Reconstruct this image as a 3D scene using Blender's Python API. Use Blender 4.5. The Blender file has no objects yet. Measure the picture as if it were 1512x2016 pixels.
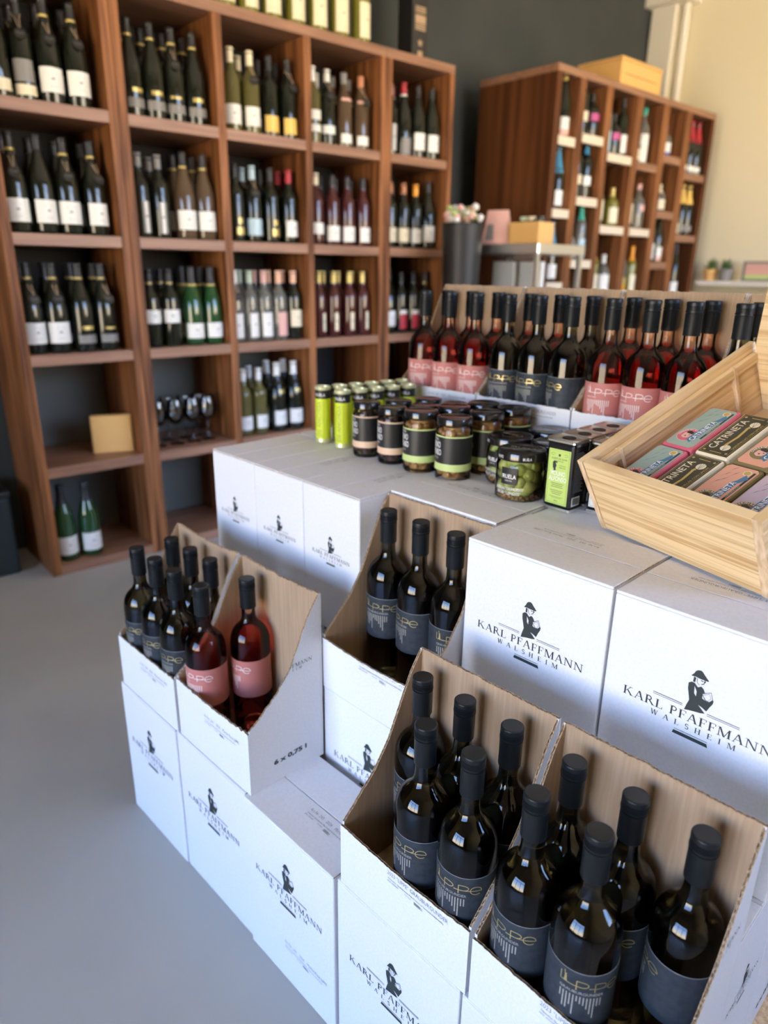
import bpy, bmesh, math, random
from mathutils import Matrix, Vector
random.seed(7)
PI = math.pi
SC = bpy.context.scene
COL = SC.collection

# ------------------------------------------------------------------ camera
cam_d = bpy.data.cameras.new('camera')
cam = bpy.data.objects.new('camera', cam_d); COL.objects.link(cam)
CAM = Vector((1.41171, -0.54446, 1.24944))
F = Vector((-0.67414318, 0.66202309, -0.32750023))
R = Vector((0.69732315, 0.71663475, 0.01323082))
U = Vector((-0.24345716, 0.21945403, 0.94475846))
cam.matrix_world = Matrix(((R.x, U.x, -F.x, CAM.x), (R.y, U.y, -F.y, CAM.y), (R.z, U.z, -F.z, CAM.z), (0, 0, 0, 1)))
cam_d.sensor_fit = 'VERTICAL'; cam_d.sensor_height = 36.0; cam_d.lens = 1376.15 / 2016 * 36
cam_d.clip_start = 0.02; cam_d.clip_end = 60
cam_d.dof.use_dof = True; cam_d.dof.focus_distance = 0.99; cam_d.dof.aperture_fstop = 2.9
SC.camera = cam

# ------------------------------------------------------------------ world: clear sky over a sunlit street
W = bpy.data.worlds.new('world'); SC.world = W; W.use_nodes = True
nt = W.node_tree; nt.nodes.clear()
out = nt.nodes.new('ShaderNodeOutputWorld'); bg = nt.nodes.new('ShaderNodeBackground')
tc = nt.nodes.new('ShaderNodeTexCoord'); sp = nt.nodes.new('ShaderNodeSeparateXYZ'); cr = nt.nodes.new('ShaderNodeValToRGB')
mr = nt.nodes.new('ShaderNodeMapRange'); mr.inputs[1].default_value = -1; mr.inputs[2].default_value = 1
nt.links.new(tc.outputs['Generated'], sp.inputs[0]); nt.links.new(sp.outputs['Z'], mr.inputs[0])
nt.links.new(mr.outputs[0], cr.inputs[0]); nt.links.new(cr.outputs[0], bg.inputs[0]); nt.links.new(bg.outputs[0], out.inputs[0])
e = cr.color_ramp.elements
e[0].position = 0.0; e[0].color = (1.0, 0.82, 0.60, 1)
e[1].position = 1.0; e[1].color = (0.10, 0.28, 0.80, 1)
for p, c in ((0.46, (1.0, 0.82, 0.60, 1)), (0.53, (1.0, 0.86, 0.68, 1)), (0.55, (0.66, 0.78, 1.0, 1)), (0.64, (0.32, 0.51, 0.96, 1))):
    k = e.new(p); k.color = c
bg.inputs[1].default_value = 19.0

# ------------------------------------------------------------------ view
vs = SC.view_settings
vs.view_transform = 'Standard'; vs.look = 'None'; vs.gamma = 1.0; vs.use_curve_mapping = False
vs.exposure = -0.12
SC.cycles.use_denoising = True
SC.cycles.max_bounces = 14; SC.cycles.transmission_bounces = 12; SC.cycles.glossy_bounces = 6; SC.cycles.diffuse_bounces = 5
SC.cycles.caustics_reflective = False; SC.cycles.caustics_refractive = False
SC.cycles.sample_clamp_indirect = 6.0

# ------------------------------------------------------------------ shop frame: x = out of the shelf wall, y = along it
P0 = Vector((-1.4883, 0.3534, 0)); TH = 0.06899
DV = Vector((math.sin(TH), math.cos(TH), 0)); NV = Vector((math.cos(TH), -math.sin(TH), 0))
def place(o, loc=(0, 0, 0), rz=0.0):
    o.location = loc; o.rotation_euler = (0, 0, rz); return o
def shop(o, x=0, y=0, z=0, rz=0):
    p = P0 + NV * x + DV * y; return place(o, (p.x, p.y, z), -TH + rz)

def portal(x, y, z, w, h, rz):
    L = bpy.data.lights.new('window_daylight', 'AREA'); L.shape = 'RECTANGLE'; L.size = w; L.size_y = h
    L.cycles.is_portal = True
    o = bpy.data.objects.new('window_daylight', L); COL.objects.link(o)
    p = P0 + NV * x + DV * y
    o.location = (p.x, p.y, z); o.rotation_euler = (PI / 2, 0, -TH + rz)
    return o
FRONT_Y = -3.55; END_Y = 4.84; RIGHT_X = 5.0; LEFT_X = -0.43; CEIL = 3.3
WIN = [(1.25, 4.05, 0.30, 2.40)]          # front wall: x0 x1 z0 z1
WINR = [(0.7, 4.5, 1.0, 2.9)]             # right wall: y0 y1 z0 z1
for x0, x1, z0, z1 in WIN: portal((x0 + x1) / 2, FRONT_Y - 0.2, (z0 + z1) / 2, x1 - x0, z1 - z0, PI)
for y0, y1, z0, z1 in WINR: portal(RIGHT_X + 0.2, (y0 + y1) / 2, (z0 + z1) / 2, y1 - y0, z1 - z0, -PI / 2)

# ------------------------------------------------------------------ materials
def mat(name, color, rough=0.6, metal=0.0, trans=0.0, ior=1.5, spec=0.5, coat=0.0):
    m = bpy.data.materials.new(name); m.use_nodes = True
    b = m.node_tree.nodes['Principled BSDF']
    b.inputs['Base Color'].default_value = (*color, 1); b.inputs['Roughness'].default_value = rough
    b.inputs['Metallic'].default_value = metal; b.inputs['Transmission Weight'].default_value = trans
    b.inputs['IOR'].default_value = ior; b.inputs['Specular IOR Level'].default_value = spec
    b.inputs['Coat Weight'].default_value = coat; b.inputs['Coat Roughness'].default_value = 0.08
    return m
def thinglass(name, tint, rough=.02, fres=1.45, body=0.0):
    m = bpy.data.materials.new(name); m.use_nodes = True; n = m.node_tree.nodes; l = m.node_tree.links; n.clear()
    o = n.new('ShaderNodeOutputMaterial'); t = n.new('ShaderNodeBsdfTransparent'); g = n.new('ShaderNodeBsdfGlossy'); x = n.new('ShaderNodeMixShader'); f = n.new('ShaderNodeFresnel')
    t.inputs[0].default_value = (*tint, 1); g.inputs['Roughness'].default_value = rough; f.inputs[0].default_value = fres
    l.new(f.outputs[0], x.inputs[0]); l.new(t.outputs[0], x.inputs[1]); l.new(g.outputs[0], x.inputs[2]); l.new(x.outputs[0], o.inputs[0])
    return m
def grain(m, c0, c1, scale, stretch, detail=4.0, bump=0.0, pos=(0.35, 0.65), dist=0.0, tex='NOISE'):
    n = m.node_tree.nodes; l = m.node_tree.links; b = n['Principled BSDF']
    t = n.new('ShaderNodeTexCoord'); mp = n.new('ShaderNodeMapping'); mp.inputs['Scale'].default_value = stretch
    l.new(t.outputs['Object'], mp.inputs[0])
    if tex == 'NOISE':
        x = n.new('ShaderNodeTexNoise'); x.inputs['Scale'].default_value = scale; x.inputs['Detail'].default_value = detail
        x.inputs['Distortion'].default_value = dist; fac = x.outputs[0]
    else:
        x = n.new('ShaderNodeTexWave'); x.wave_type = 'BANDS'; x.bands_direction = tex; x.inputs['Scale'].default_value = scale
        x.inputs['Distortion'].default_value = dist; x.inputs['Detail'].default_value = detail; x.inputs['Detail Scale'].default_value = 0.6
        fac = x.outputs['Fac']
    l.new(mp.outputs[0], x.inputs['Vector'])
    r = n.new('ShaderNodeValToRGB'); r.color_ramp.elements[0].position = pos[0]; r.color_ramp.elements[1].position = pos[1]
    r.color_ramp.elements[0].color = (*c0, 1); r.color_ramp.elements[1].color = (*c1, 1)
    l.new(fac, r.inputs[0]); l.new(r.outputs[0], b.inputs['Base Color'])
    if bump:
        bp = n.new('ShaderNodeBump'); bp.inputs['Strength'].default_value = bump; bp.inputs['Distance'].default_value = 0.002
        l.new(fac, bp.inputs['Height']); l.new(bp.outputs[0], b.inputs['Normal'])
    return m
M = {}
M['card'] = grain(mat('white_cardboard', (.8, .8, .82), .62, spec=.3), (.755, .765, .785), (.80, .81, .83), 240, (1, 1, 1), 3, .03)
M['kraft'] = grain(mat('brown_kraft_cardboard', (.5, .36, .23), .8, spec=.2), (.38, .262, .165), (.44, .318, .208), 12, (16, 16, .8), 3, .08)
M['kraftedge'] = grain(mat('torn_kraft_edge', (.4, .3, .2), .9, spec=.1), (.26, .18, .11), (.56, .43, .30), 300, (1, 1, 1), 3, .3)
M['ink'] = mat('black_printing_ink', (.035, .045, .045), .6, spec=.3)
M['inkgrey'] = mat('grey_printing_ink', (.11, .115, .135), .6, spec=.3)
M['gold'] = mat('gold_foil_print', (.72, .58, .26), .32, .75)
M['silverprint'] = mat('pale_print', (.42, .42, .38), .5)
M['white'] = mat('white_print', (.85, .84, .82), .5)
M['cap'] = mat('black_screw_cap', (.009, .011, .013), .38, spec=.28)
M['darkglass'] = mat('dark_olive_bottle_glass', (.11, .10, .045), .02, trans=1.0)
M['roseglass'] = thinglass('rose_wine_in_glass', (.90, .33, .31))
M['clearneck'] = thinglass('clear_bottle_neck_glass', (.93, .74, .62))
M['labeldark'] = grain(mat('dark_slate_label_paper', (.05, .06, .075), .55, spec=.3), (.026, .034, .044), (.038, .048, .060), 120, (1, 1, 1), 3)
M['labelpink'] = mat('salmon_pink_label_paper', (.52, .195, .175), .55, spec=.3)
M['labeledge'] = mat('label_paper_edge', (.32, .33, .35), .6)
WN0, WN1 = (.09, .030, .010), (.34, .135, .048)
M['walnutv'] = grain(mat('walnut_upright', WN1, .5, spec=.25), WN0, WN1, 5, (7, 7, .35), 6, 0, (.36, .66), .6)
M['walnuth'] = grain(mat('walnut_shelf_board', WN1, .4, spec=.4), (.20, .095, .055), (.36, .19, .115), 5, (7, .35, 7), 6, 0, (.3, .7), .6)
M['walnutside'] = grain(mat('walnut_end_panel', WN1, .5, spec=.2), (.055, .017, .006), (.17, .060, .020), 3, (4, 6, .12), 5, 0, (.36, .66), .8)
M['glarestrip'] = mat('pale_glare_strip', (.72, .62, .48), .5)  # pale tone imitating window glare on the far unit's board fronts
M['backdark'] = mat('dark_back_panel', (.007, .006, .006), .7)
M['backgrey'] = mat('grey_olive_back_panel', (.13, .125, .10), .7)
M['walldark'] = grain(mat('dark_slate_wall_paint', (.06, .066, .064), .75, spec=.3), (.038, .047, .049), (.050, .058, .060), 3, (1, 1, 1), 3)
M['wallcream'] = mat('cream_wall_paint', (.84, .76, .55), .8, spec=.2)
M['ceil'] = mat('white_ceiling_paint', (.86, .81, .74), .9, spec=.2)
M['whitepaint'] = mat('white_gloss_paint', (.80, .76, .66), .4)
M['frame'] = mat('dark_window_frame', (.05, .05, .055), .4)
M['pine'] = grain(mat('pine_wood', (.8, .6, .36), .5), (.50, .30, .12), (.78, .59, .33), 8, (.30, 1, 15), 4, .08, (.30, .55), 1.0)
M['pineside'] = grain(mat('pine_side_grain', (.8, .6, .36), .5), (.52, .33, .15), (.78, .58, .33), 7, (1, .35, 9), 5, .08, (.30, .62), 1.6)
M['pineend'] = grain(mat('pine_end_grain', (.66, .48, .30), .6), (.55, .37, .20), (.78, .60, .40), 160, (1, 1, .3), 3, .1)
M['knot'] = mat('dark_wood_knot', (.10, .04, .02), .6)
M['orangewood'] = mat('golden_wooden_box', (.72, .42, .14), .55)
M['tin'] = mat('black_tin_lacquer', (.012, .012, .013), .22, spec=.5)
M['metal'] = mat('polished_tin_metal', (.86, .85, .80), .30, 1.0)
M['green'] = mat('light_green_label', (.50, .66, .16), .5)
M['palegreen'] = mat('pale_green_band', (.52, .64, .25), .5)
M['beige'] = mat('beige_band', (.72, .52, .36), .5)
M['yellow'] = mat('yellow_green_label', (.62, .74, .03), .45)
M['paleyellow'] = mat('pale_yellow_metal', (.72, .72, .42), .3, .4)
M['black'] = mat('black_label', (.014, .014, .014), .4)
M['jar'] = thinglass('clear_jar_glass', (.95, .97, .94))
M['olivebrown'] = grain(mat('brown_olive', (.40, .20, .07), .3), (.26, .11, .035), (.55, .30, .10), 30, (1, 1, 1), 2)
M['olivegreen'] = grain(mat('green_olive', (.42, .46, .10), .3), (.30, .34, .06), (.52, .54, .15), 30, (1, 1, 1), 2)
M['oliveblack'] = mat('black_olive', (.055, .022, .022), .3)
M['spice'] = grain(mat('dried_herbs', (.4, .2, .07), .7), (.20, .06, .02), (.55, .36, .14), 300, (1, 1, 1), 3)
M['lid'] = mat('black_jar_lid', (.012, .011, .012), .18, spec=.5, coat=.4)
M['glass_black'] = mat('black_green_bottle', (.010, .012, .008), .07, spec=.5)
M['glass_green'] = mat('green_bottle_glass', (.014, .060, .018), .06, spec=.5, coat=.3)
M['glass_olive'] = mat('olive_bottle_glass', (.10, .09, .03), .06, spec=.5)
M['glass_yellow'] = mat('yellow_green_bottle_glass', (.42, .40, .07), .06, trans=.6)
M['glass_clear'] = mat('clear_bottle_glass', (.62, .62, .55), .05, trans=.8)
M['glass_rose'] = mat('dark_rose_bottle', (.065, .016, .016), .07, spec=.5)
M['glass_brown'] = mat('brown_tint_bottle', (.09, .058, .034), .07, spec=.5)
M['wineglass'] = thinglass('wine_glass_crystal', (.93, .94, .94), fres=1.6)
COLS = dict(white=(.80, .79, .74), cream=(.78, .70, .50), yellow=(.80, .52, .12), red=(.42, .02, .035), blue=(.05, .25, .42), lightblue=(.45, .60, .68),
            pink=(.74, .42, .36), salmon=(.80, .46, .30), orange=(.85, .34, .03), gold=(.55, .42, .14), palegreen=(.50, .62, .45), grey=(.22, .21, .20),
            dark=(.012, .012, .013), magenta=(.45, .06, .22), teal=(.05, .42, .30), violet=(.05, .05, .30), copper=(.5, .2, .1))
for k, c in COLS.items(): M['c_' + k] = mat(k + '_paper_or_foil', c, .45 if k != 'gold' else .35, .5 if k == 'gold' else 0)
M['pane'] = thinglass('window_pane_glass', (.97, .98, .98))
M['leaf'] = mat('green_leaf', (.08, .16, .05), .5)
M['c_bin'] = mat('dark_green_plastic', (.012, .020, .020), .5)
M['floor'] = grain(mat('grey_screed_floor', (.25, .26, .26), .38, spec=.45), (.385, .380, .345), (.455, .445, .400), 1.6, (1, 1, 1), 7, 0, (.35, .65), .3)

# ------------------------------------------------------------------ mesh helper
class MB:
    def __init__(s): s.v = []; s.f = []; s.mi = []; s.mats = []
    def m(s, k):
        if k not in s.mats: s.mats.append(k)
        return s.mats.index(k)
    def face(s, pts, k):
        b = len(s.v); s.v += [tuple(p) for p in pts]; s.f.append(tuple(range(b, b + len(pts)))); s.mi.append(s.m(k))
    def box(s, x0, x1, y0, y1, z0, z1, k, T=None, km=None):
        b = len(s.v); P = [(x, y, z) for z in (z0, z1) for y in (y0, y1) for x in (x0, x1)]
        if T: P = [tuple(T @ Vector(p)) for p in P]
        s.v += P; km = km or {}
        for i, q in enumerate(((0, 2, 3, 1), (4, 5, 7, 6), (0, 1, 5, 4), (2, 6, 7, 3), (0, 4, 6, 2), (1, 3, 7, 5))):
            s.f.append(tuple(b + j for j in q)); s.mi.append(s.m(km.get('btfklr'[i], k)))   # bottom top front back left right
    def lathe(s, prof, k, n=28, cx=0, cy=0, kf=None, a0=0, a1=None):
        full = a1 is None; b = len(s.v); cnt = n if full else n + 1
        a1 = 2 * PI if full else a1
        for r, z in prof:
            for i in range(cnt):
                a = a0 + (a1 - a0) * i / n; s.v.append((cx + r * math.cos(a), cy + r * math.sin(a), z))
        for j in range(len(prof) - 1):
            kk = kf(prof[j], prof[j + 1]) if kf else k
            for i in range(n):
                i2 = (i + 1) % cnt
                s.f.append((b + j * cnt + i, b + j * cnt + i2, b + (j + 1) * cnt + i2, b + (j + 1) * cnt + i)); s.mi.append(s.m(kk))
    def prism(s, poly, z0, z1, k, T=None):
        b = len(s.v); n = len(poly)
        P = [(x, y, z0) for x, y in poly] + [(x, y, z1) for x, y in poly]
        if T: P = [tuple(T @ Vector(p)) for p in P]
        s.v += P; mi = s.m(k)
        s.f.append(tuple(b + i for i in reversed(range(n)))); s.f.append(tuple(b + n + i for i in range(n))); s.mi += [mi, mi]
        for i in range(n): s.f.append((b + i, b + (i + 1) % n, b + n + (i + 1) % n, b + n + i)); s.mi.append(mi)
    def tube(s, pts, r, k, n=6):
        pts = [Vector(p) for p in pts]; b = len(s.v)
        for i, p in enumerate(pts):
            d = (pts[min(i + 1, len(pts) - 1)] - pts[max(i - 1, 0)]).normalized()
            a = d.cross(Vector((0, 0, 1)));
            if a.length < 1e-3: a = Vector((1, 0, 0))
            a.normalize(); c = d.cross(a)
            for j in range(n):
                t = 2 * PI * j / n; s.v.append(tuple(p + a * r * math.cos(t) + c * r * math.sin(t)))
        for i in range(len(pts) - 1):
            for j in range(n):
                s.f.append((b + i * n + j, b + i * n + (j + 1) % n, b + (i + 1) * n + (j + 1) % n, b + (i + 1) * n + j)); s.mi.append(s.m(k))
    def mesh(s, name, smooth=None, bevel=0, weld=False):
        me = bpy.data.meshes.new(name); me.from_pydata(s.v, [], s.f)
        for k in s.mats: me.materials.append(M[k])
        me.polygons.foreach_set('material_index', s.mi)
        if bevel or weld:
            bm = bmesh.new(); bm.from_mesh(me)
            if weld: bmesh.ops.remove_doubles(bm, verts=bm.verts, dist=1e-5)
            if bevel:
                bmesh.ops.bevel(bm, geom=[x for x in bm.edges if x.is_manifold and x.calc_face_angle(0) > .5], offset=bevel, segments=2, affect='EDGES', profile=.5)
            bm.to_mesh(me); bm.free()
        if smooth:
            me.polygons.foreach_set('use_smooth', [True] * len(me.polygons)); me.set_sharp_from_angle(angle=math.radians(smooth))
        me.update(); return me
    def obj(s, name, parent=None, smooth=None, bevel=0, weld=False):
        return link(name, s.mesh(name, smooth, bevel, weld), parent)
def link(name, me, parent=None):
    o = bpy.data.objects.new(name, me); COL.objects.link(o)
    if parent: o.parent = parent
    return o
def tag(o, label, cat, group=None):
    o['label'] = label; o['category'] = cat
    if group: o['group'] = group
    return o
def thing(name, label=None, cat=None, group=None):
    o = bpy.data.objects.new(name, None); COL.objects.link(o); o.empty_display_size = .05
    if label: tag(o, label, cat, group)
    return o
def dup(root, label=None, group=None):
    r = root.copy(); COL.objects.link(r)
    if label: r['label'] = label
    if group: r['group'] = group
    for ch in KIDS(root):
        c = ch.copy(); COL.objects.link(c); c.parent = r
        for g in KIDS(ch):
            d = g.copy(); COL.objects.link(d); d.parent = c
    return r
_k = {}
def KIDS(o):
    if o.name not in _k: _k[o.name] = list(o.children)
    return _k[o.name]
def kill(root):
    for ch in list(root.children_recursive): _k.pop(ch.name, None); bpy.data.objects.remove(ch)
    _k.pop(root.name, None); bpy.data.objects.remove(root)
def structure(o): o['kind'] = 'structure'; return o

# ------------------------------------------------------------------ printing: 2D polygons laid on flats and round walls
_tx = {}
def text(s, h=1.0, bold=0.0, w=None, x=0, y=0, rot=0, center=False):
    key = (s, bold)
    if key not in _tx:
        cu = bpy.data.curves.new('t', 'FONT'); cu.body = s; cu.offset = bold; cu.resolution_u = 2
        o = bpy.data.objects.new('t', cu); COL.objects.link(o)
        me = bpy.data.meshes.new_from_object(o.evaluated_get(bpy.context.evaluated_depsgraph_get()))
        vs_ = [(v.co.x, v.co.y) for v in me.vertices]
        _tx[key] = [[vs_[i] for i in p.vertices] for p in me.polygons]
        bpy.data.objects.remove(o); bpy.data.curves.remove(cu); bpy.data.meshes.remove(me)
    P = _tx[key]; k = h / 0.72
    mx = max(p[0] for q in P for p in q); mn = min(p[0] for q in P for p in q)
    kx = w / (mx - mn) if w else k
    ox = -(mx + mn) / 2 if center else -mn
    c, s_ = math.cos(rot), math.sin(rot); res = []
    for q in P:
        res.append([(x + c * (a + ox) * kx - s_ * b * k, y + s_ * (a + ox) * kx + c * b * k) for a, b in q])
    return res
def rect(x0, y0, x1, y1): return [(x0, y0), (x1, y0), (x1, y1), (x0, y1)]
def stroke(pts, w, step=None):
    if step:
        q = [pts[0]]
        for a, b in zip(pts, pts[1:]):
            n = max(1, int(math.dist(a, b) / step))
            q += [(a[0] + (b[0] - a[0]) * i / n, a[1] + (b[1] - a[1]) * i / n) for i in range(1, n + 1)]
        pts = q
    L, Rr = [], []
    for i, p in enumerate(pts):
        a = pts[max(i - 1, 0)]; b = pts[min(i + 1, len(pts) - 1)]
        dx, dy = b[0] - a[0], b[1] - a[1]; d = math.hypot(dx, dy) or 1
        nx, ny = -dy / d * w / 2, dx / d * w / 2
        L.append((p[0] + nx, p[1] + ny)); Rr.append((p[0] - nx, p[1] - ny))
    return [[Rr[i], Rr[i + 1], L[i + 1], L[i]] for i in range(len(pts) - 1)]
def arc(cx, cy, rx, ry, a0, a1, n=10):
    return [(cx + rx * math.cos(math.radians(a0 + (a1 - a0) * i / n)), cy + ry * math.sin(math.radians(a0 + (a1 - a0) * i / n))) for i in range(n + 1)]
def xf(P, k=1, x=0, y=0, rot=0, ky=None):
    ky = ky or k; c, s = math.cos(rot), math.sin(rot)
    return [[(x + c * a * k - s * b * ky, y + s * a * k + c * b * ky) for a, b in q] for q in P]
def flat(mb, P, k, o, ex, ey, off=.0004):
    o = Vector(o); ex = Vector(ex); ey = Vector(ey); n = ex.cross(ey).normalized() * off
    for q in P: mb.face([o + n + ex * a + ey * b for a, b in q], k)
def wrap(mb, P, k, r, off=.0003):
    rr = r + off
    for q in P: mb.face([(rr * math.sin(a / r), -rr * math.cos(a / r), b) for a, b in q], k)

def serif(s):      # a small roman alphabet with serifs, cap height 1
    res = []; x = 0
    st = lambda a, w=.15: [rect(a, 0, a + w, 1), rect(a - .08, 0, a + w + .08, .05), rect(a - .08, .95, a + w + .08, 1)]
    dg = lambda x0, y0, x1, y1, w: [[(x0 - w / 2, y0), (x0 + w / 2, y0), (x1 + w / 2, y1), (x1 - w / 2, y1)]]
    sf = lambda a, b, y: [rect(a, y, b, y + .05)]
    for ch in s:
        g = []; adv = .45
        if ch == 'K': g = st(.1) + dg(.26, .40, .66, .98, .06) + dg(.80, 0, .40, .58, .16) + sf(.52, .82, .95) + sf(.64, .96, 0); adv = .98
        elif ch == 'A': g = dg(.10, 0, .40, 1, .06) + dg(.74, 0, .42, 1, .15) + [rect(.2, .32, .62, .37)] + sf(0, .22, 0) + sf(.6, .88, 0); adv = .88
        elif ch in 'RP':
            g = st(.1) + stroke([(.2, .975), (.36, .975)] + arc(.36, .74, .2, .235, 90, -90) + [(.2, .505)], .09)
            adv = .70
            if ch == 'R': g += dg(.78, 0, .42, .5, .16) + sf(.66, .92, 0); adv = .88
        elif ch == 'L': g = st(.1) + [rect(.1, 0, .64, .05), rect(.59, 0, .64, .25)]; adv = .72
        elif ch in 'FE':
            g = st(.1) + [rect(.1, .95, .62, 1), rect(.57, .76, .62, 1), rect(.2, .5, .48, .55), rect(.45, .42, .49, .63)]; adv = .68
            if ch == 'E': g += [rect(.1, 0, .64, .05), rect(.6, 0, .64, .25)]; adv = .74
        elif ch == 'M': g = [rect(.13, 0, .19, 1)] + dg(.58, 0, .20, 1, .15) + dg(.58, 0, .92, 1, .06) + [rect(.86, 0, 1.01, 1)] + sf(.02, .3, 0) + sf(.78, 1.09, 0) + sf(.04, .25, .95) + sf(.88, 1.09, .95); adv = 1.14
        elif ch == 'N': g = [rect(.13, 0, .19, 1), rect(.78, 0, .84, 1)] + dg(.80, 0, .17, 1, .15) + sf(.02, .3, 0) + sf(.02, .2, .95) + sf(.68, .95, .95); adv = 1.0
        elif ch == 'W': g = dg(.34, 0, .12, 1, .14) + dg(.34, 0, .54, 1, .06) + dg(.78, 0, .56, 1, .14) + dg(.78, 0, .98, 1, .06) + sf(0, .24, .95) + sf(.44, .7, .95) + sf(.88, 1.08, .95); adv = 1.08
        elif ch == 'S': g = stroke(arc(.32, .74, .2, .22, 20, 270, 10) + arc(.32, .27, .21, .24, 90, -160, 10), .11); adv = .62
        elif ch == 'H': g = st(.1) + st(.62) + [rect(.2, .48, .7, .53)]; adv = .96
        elif ch == 'I': g = st(.12); adv = .42
        res += [[(x + a, b) for a, b in q] for q in g]; x += adv
    return res, x
def serif_line(s, h, x0, x1, y, gap=0.0):
    out_ = []; ws = []
    for ch in s: ws.append(serif(ch)[1] if ch != ' ' else .4)
    tot = sum(ws) + gap * (len(s) - 1); k = (x1 - x0) / tot; x = x0
    for ch, w in zip(s, ws):
        if ch != ' ': out_ += [[(x + a * k, y + b * h) for a, b in q] for q in serif(ch)[0]]
        x += (w + gap) * k
    return out_
mm = lambda L: [(a / 1000, b / 1000) for a, b in L]
def logo():        # x 0..0.243, z measured from the carton's foot
    P = []
    P += [mm([(110, 269.5), (113, 273.8), (114.1, 276.9), (116.8, 279.5), (120.6, 280.4), (123.1, 278.9), (126, 275.7), (131.8, 270.1), (130.7, 269), (125.5, 268.9), (120.7, 268.8), (115.3, 269.5), (110.1, 268.7)])]
    P += [mm([(113.3, 268.8), (113.0, 261.6), (115.8, 261.6), (116.2, 268.4)])]
    P += [mm([(122.4, 267.6), (125.6, 267.4), (125.2, 266.2), (122.2, 266.4)]), mm([(127.4, 269.3), (128.6, 266.2), (127.2, 265.8), (126.8, 263.4), (123.8, 261.2), (123.3, 262.2), (125.8, 263.9), (126.2, 266.4), (126.6, 269)])]
    P += stroke(mm([(117.6, 268.4), (118.2, 262.4), (121.4, 260.0)]), .0007)
    # coat in convex-ish pieces
    P += [mm([(108.1, 257.8), (111.8, 260.7), (115.5, 260.5), (116.0, 256.2), (116.8, 246.3), (112.3, 234.3), (110.6, 241.6), (108.4, 249.9)])]
    P += [mm([(115.5, 260.5), (117.9, 258.1), (120, 256.2), (119.6, 249.7), (116.0, 256.2)])]
    P += [mm([(120, 256.2), (124.1, 259.1), (127.2, 256.7), (130.1, 251.5), (127.3, 250), (127.3, 243.6), (124.2, 236), (119.6, 242.9), (119.6, 249.7)])]
    P += [mm([(112.3, 234.3), (116.8, 246.3), (119.6, 242.9), (124.2, 232.2), (118, 220.4), (108.1, 218), (110.1, 226.4)])]
    P += [mm([(119.6, 242.9), (124.2, 236), (127.3, 243.6), (131.7, 242), (135.5, 233.5), (134.8, 228), (129.2, 230.8), (124.2, 232.2)])]
    P += [mm([(131.7, 242), (136.6, 241.7), (139.2, 246.6), (141.4, 245.9), (140.7, 241.1), (137.9, 235.4), (135.8, 230), (134.8, 228), (133.6, 234)])]
    P += [mm([(118, 220.4), (124.2, 232.2), (128.2, 228.9), (133.6, 224.1), (128.8, 222.2)])]
    P += stroke(mm([(126.2, 249.9), (136.8, 256), (140.1, 246.5), (136.6, 242.4), (131.6, 242.6), (126.6, 249.4)]), .0009)
    P += stroke(mm([(128.4, 249.0), (135.4, 253.2), (137.7, 246.9), (134.9, 244.4)]), .0005)
    P += serif_line('KARL PFAFFMANN', .0125, .0253, .2168, .2035, .06)
    P += serif_line('WALSHEIM', .0078, .0663, .1764, .1912, .75)
    P += [rect(.066, .2245, .1050, .2253), rect(.066, .2222, .1050, .2228), rect(.1365, .2245, .176, .2253), rect(.1365, .2222, .176, .2228)]
    P += [rect(.0999, .1850, .1430, .1857), mm([(99.4, 183), (98.1, 178), (144.2, 178), (142.5, 183)])]
    return P
LOGO = logo()
def small(kind, x=0, y=0, k=1.0):
    if kind == 'rose':
        P = text('Art.Nr. 243    2024    Merlot Rosé LIPPE', .0066, -.012, w=.118)
    else:
        P = text('2023 "LIPPE" GRAUBURGUNDER', .0072, -.012, w=.113)
    P += text('Deutscher Qualitätswein Pfalz Product of Germany enthält Sulfite', .0030, 0, w=.104, x=.002, y=-.0075)
    P += text('APNr. 50750690', .0024, 0, w=.022, x=0, y=-.0125) + text('12,5 %vol', .0024, 0, w=.012, x=.034, y=-.0125)
    for i in range(4): P.append(rect(.052, -.0115 - i * .0013, .064 + .004 * (i % 2), -.0109 - i * .0013))
    return xf(P, k, x, y)
SIX = text('6 x 0,75 l', .0095, .045, w=.076)

# ------------------------------------------------------------------ setting
mb = MB(); mb.box(LEFT_X - .3, RIGHT_X + .3, FRONT_Y - .3, END_Y + .3, -.1, 0, 'floor'); shop(structure(mb.obj('floor')))
mb = MB(); mb.box(LEFT_X - .3, RIGHT_X + .3, FRONT_Y - .3, END_Y + .3, CEIL, CEIL + .1, 'ceil'); shop(structure(mb.obj('ceiling')))
mb = MB(); mb.box(LEFT_X - .2, LEFT_X, FRONT_Y - .2, END_Y + .2, 0, CEIL, 'walldark'); shop(structure(mb.obj('wall_left')))
mb = MB(); mb.box(LEFT_X, RIGHT_X, END_Y, END_Y + .2, 0, CEIL, 'wallcream'); shop(structure(mb.obj('wall_back')))
def holed(mb, a0, a1, wins, put):
    xs = a0
    for w0, w1, z0, z1 in wins:
        put(xs, w0, 0, CEIL); put(w0, w1, 0, z0); put(w0, w1, z1, CEIL); xs = w1
    put(xs, a1, 0, CEIL)
mb = MB(); holed(mb, LEFT_X, RIGHT_X, WIN, lambda a, b, c, d: mb.box(a, b, FRONT_Y - .2, FRONT_Y, c, d, 'wallcream')); shop(structure(mb.obj('wall_front')))
mb = MB(); holed(mb, FRONT_Y, END_Y, WINR, lambda a, b, c, d: mb.box(RIGHT_X, RIGHT_X + .2, a, b, c, d, 'wallcream')); shop(structure(mb.obj('wall_right')))
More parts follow.
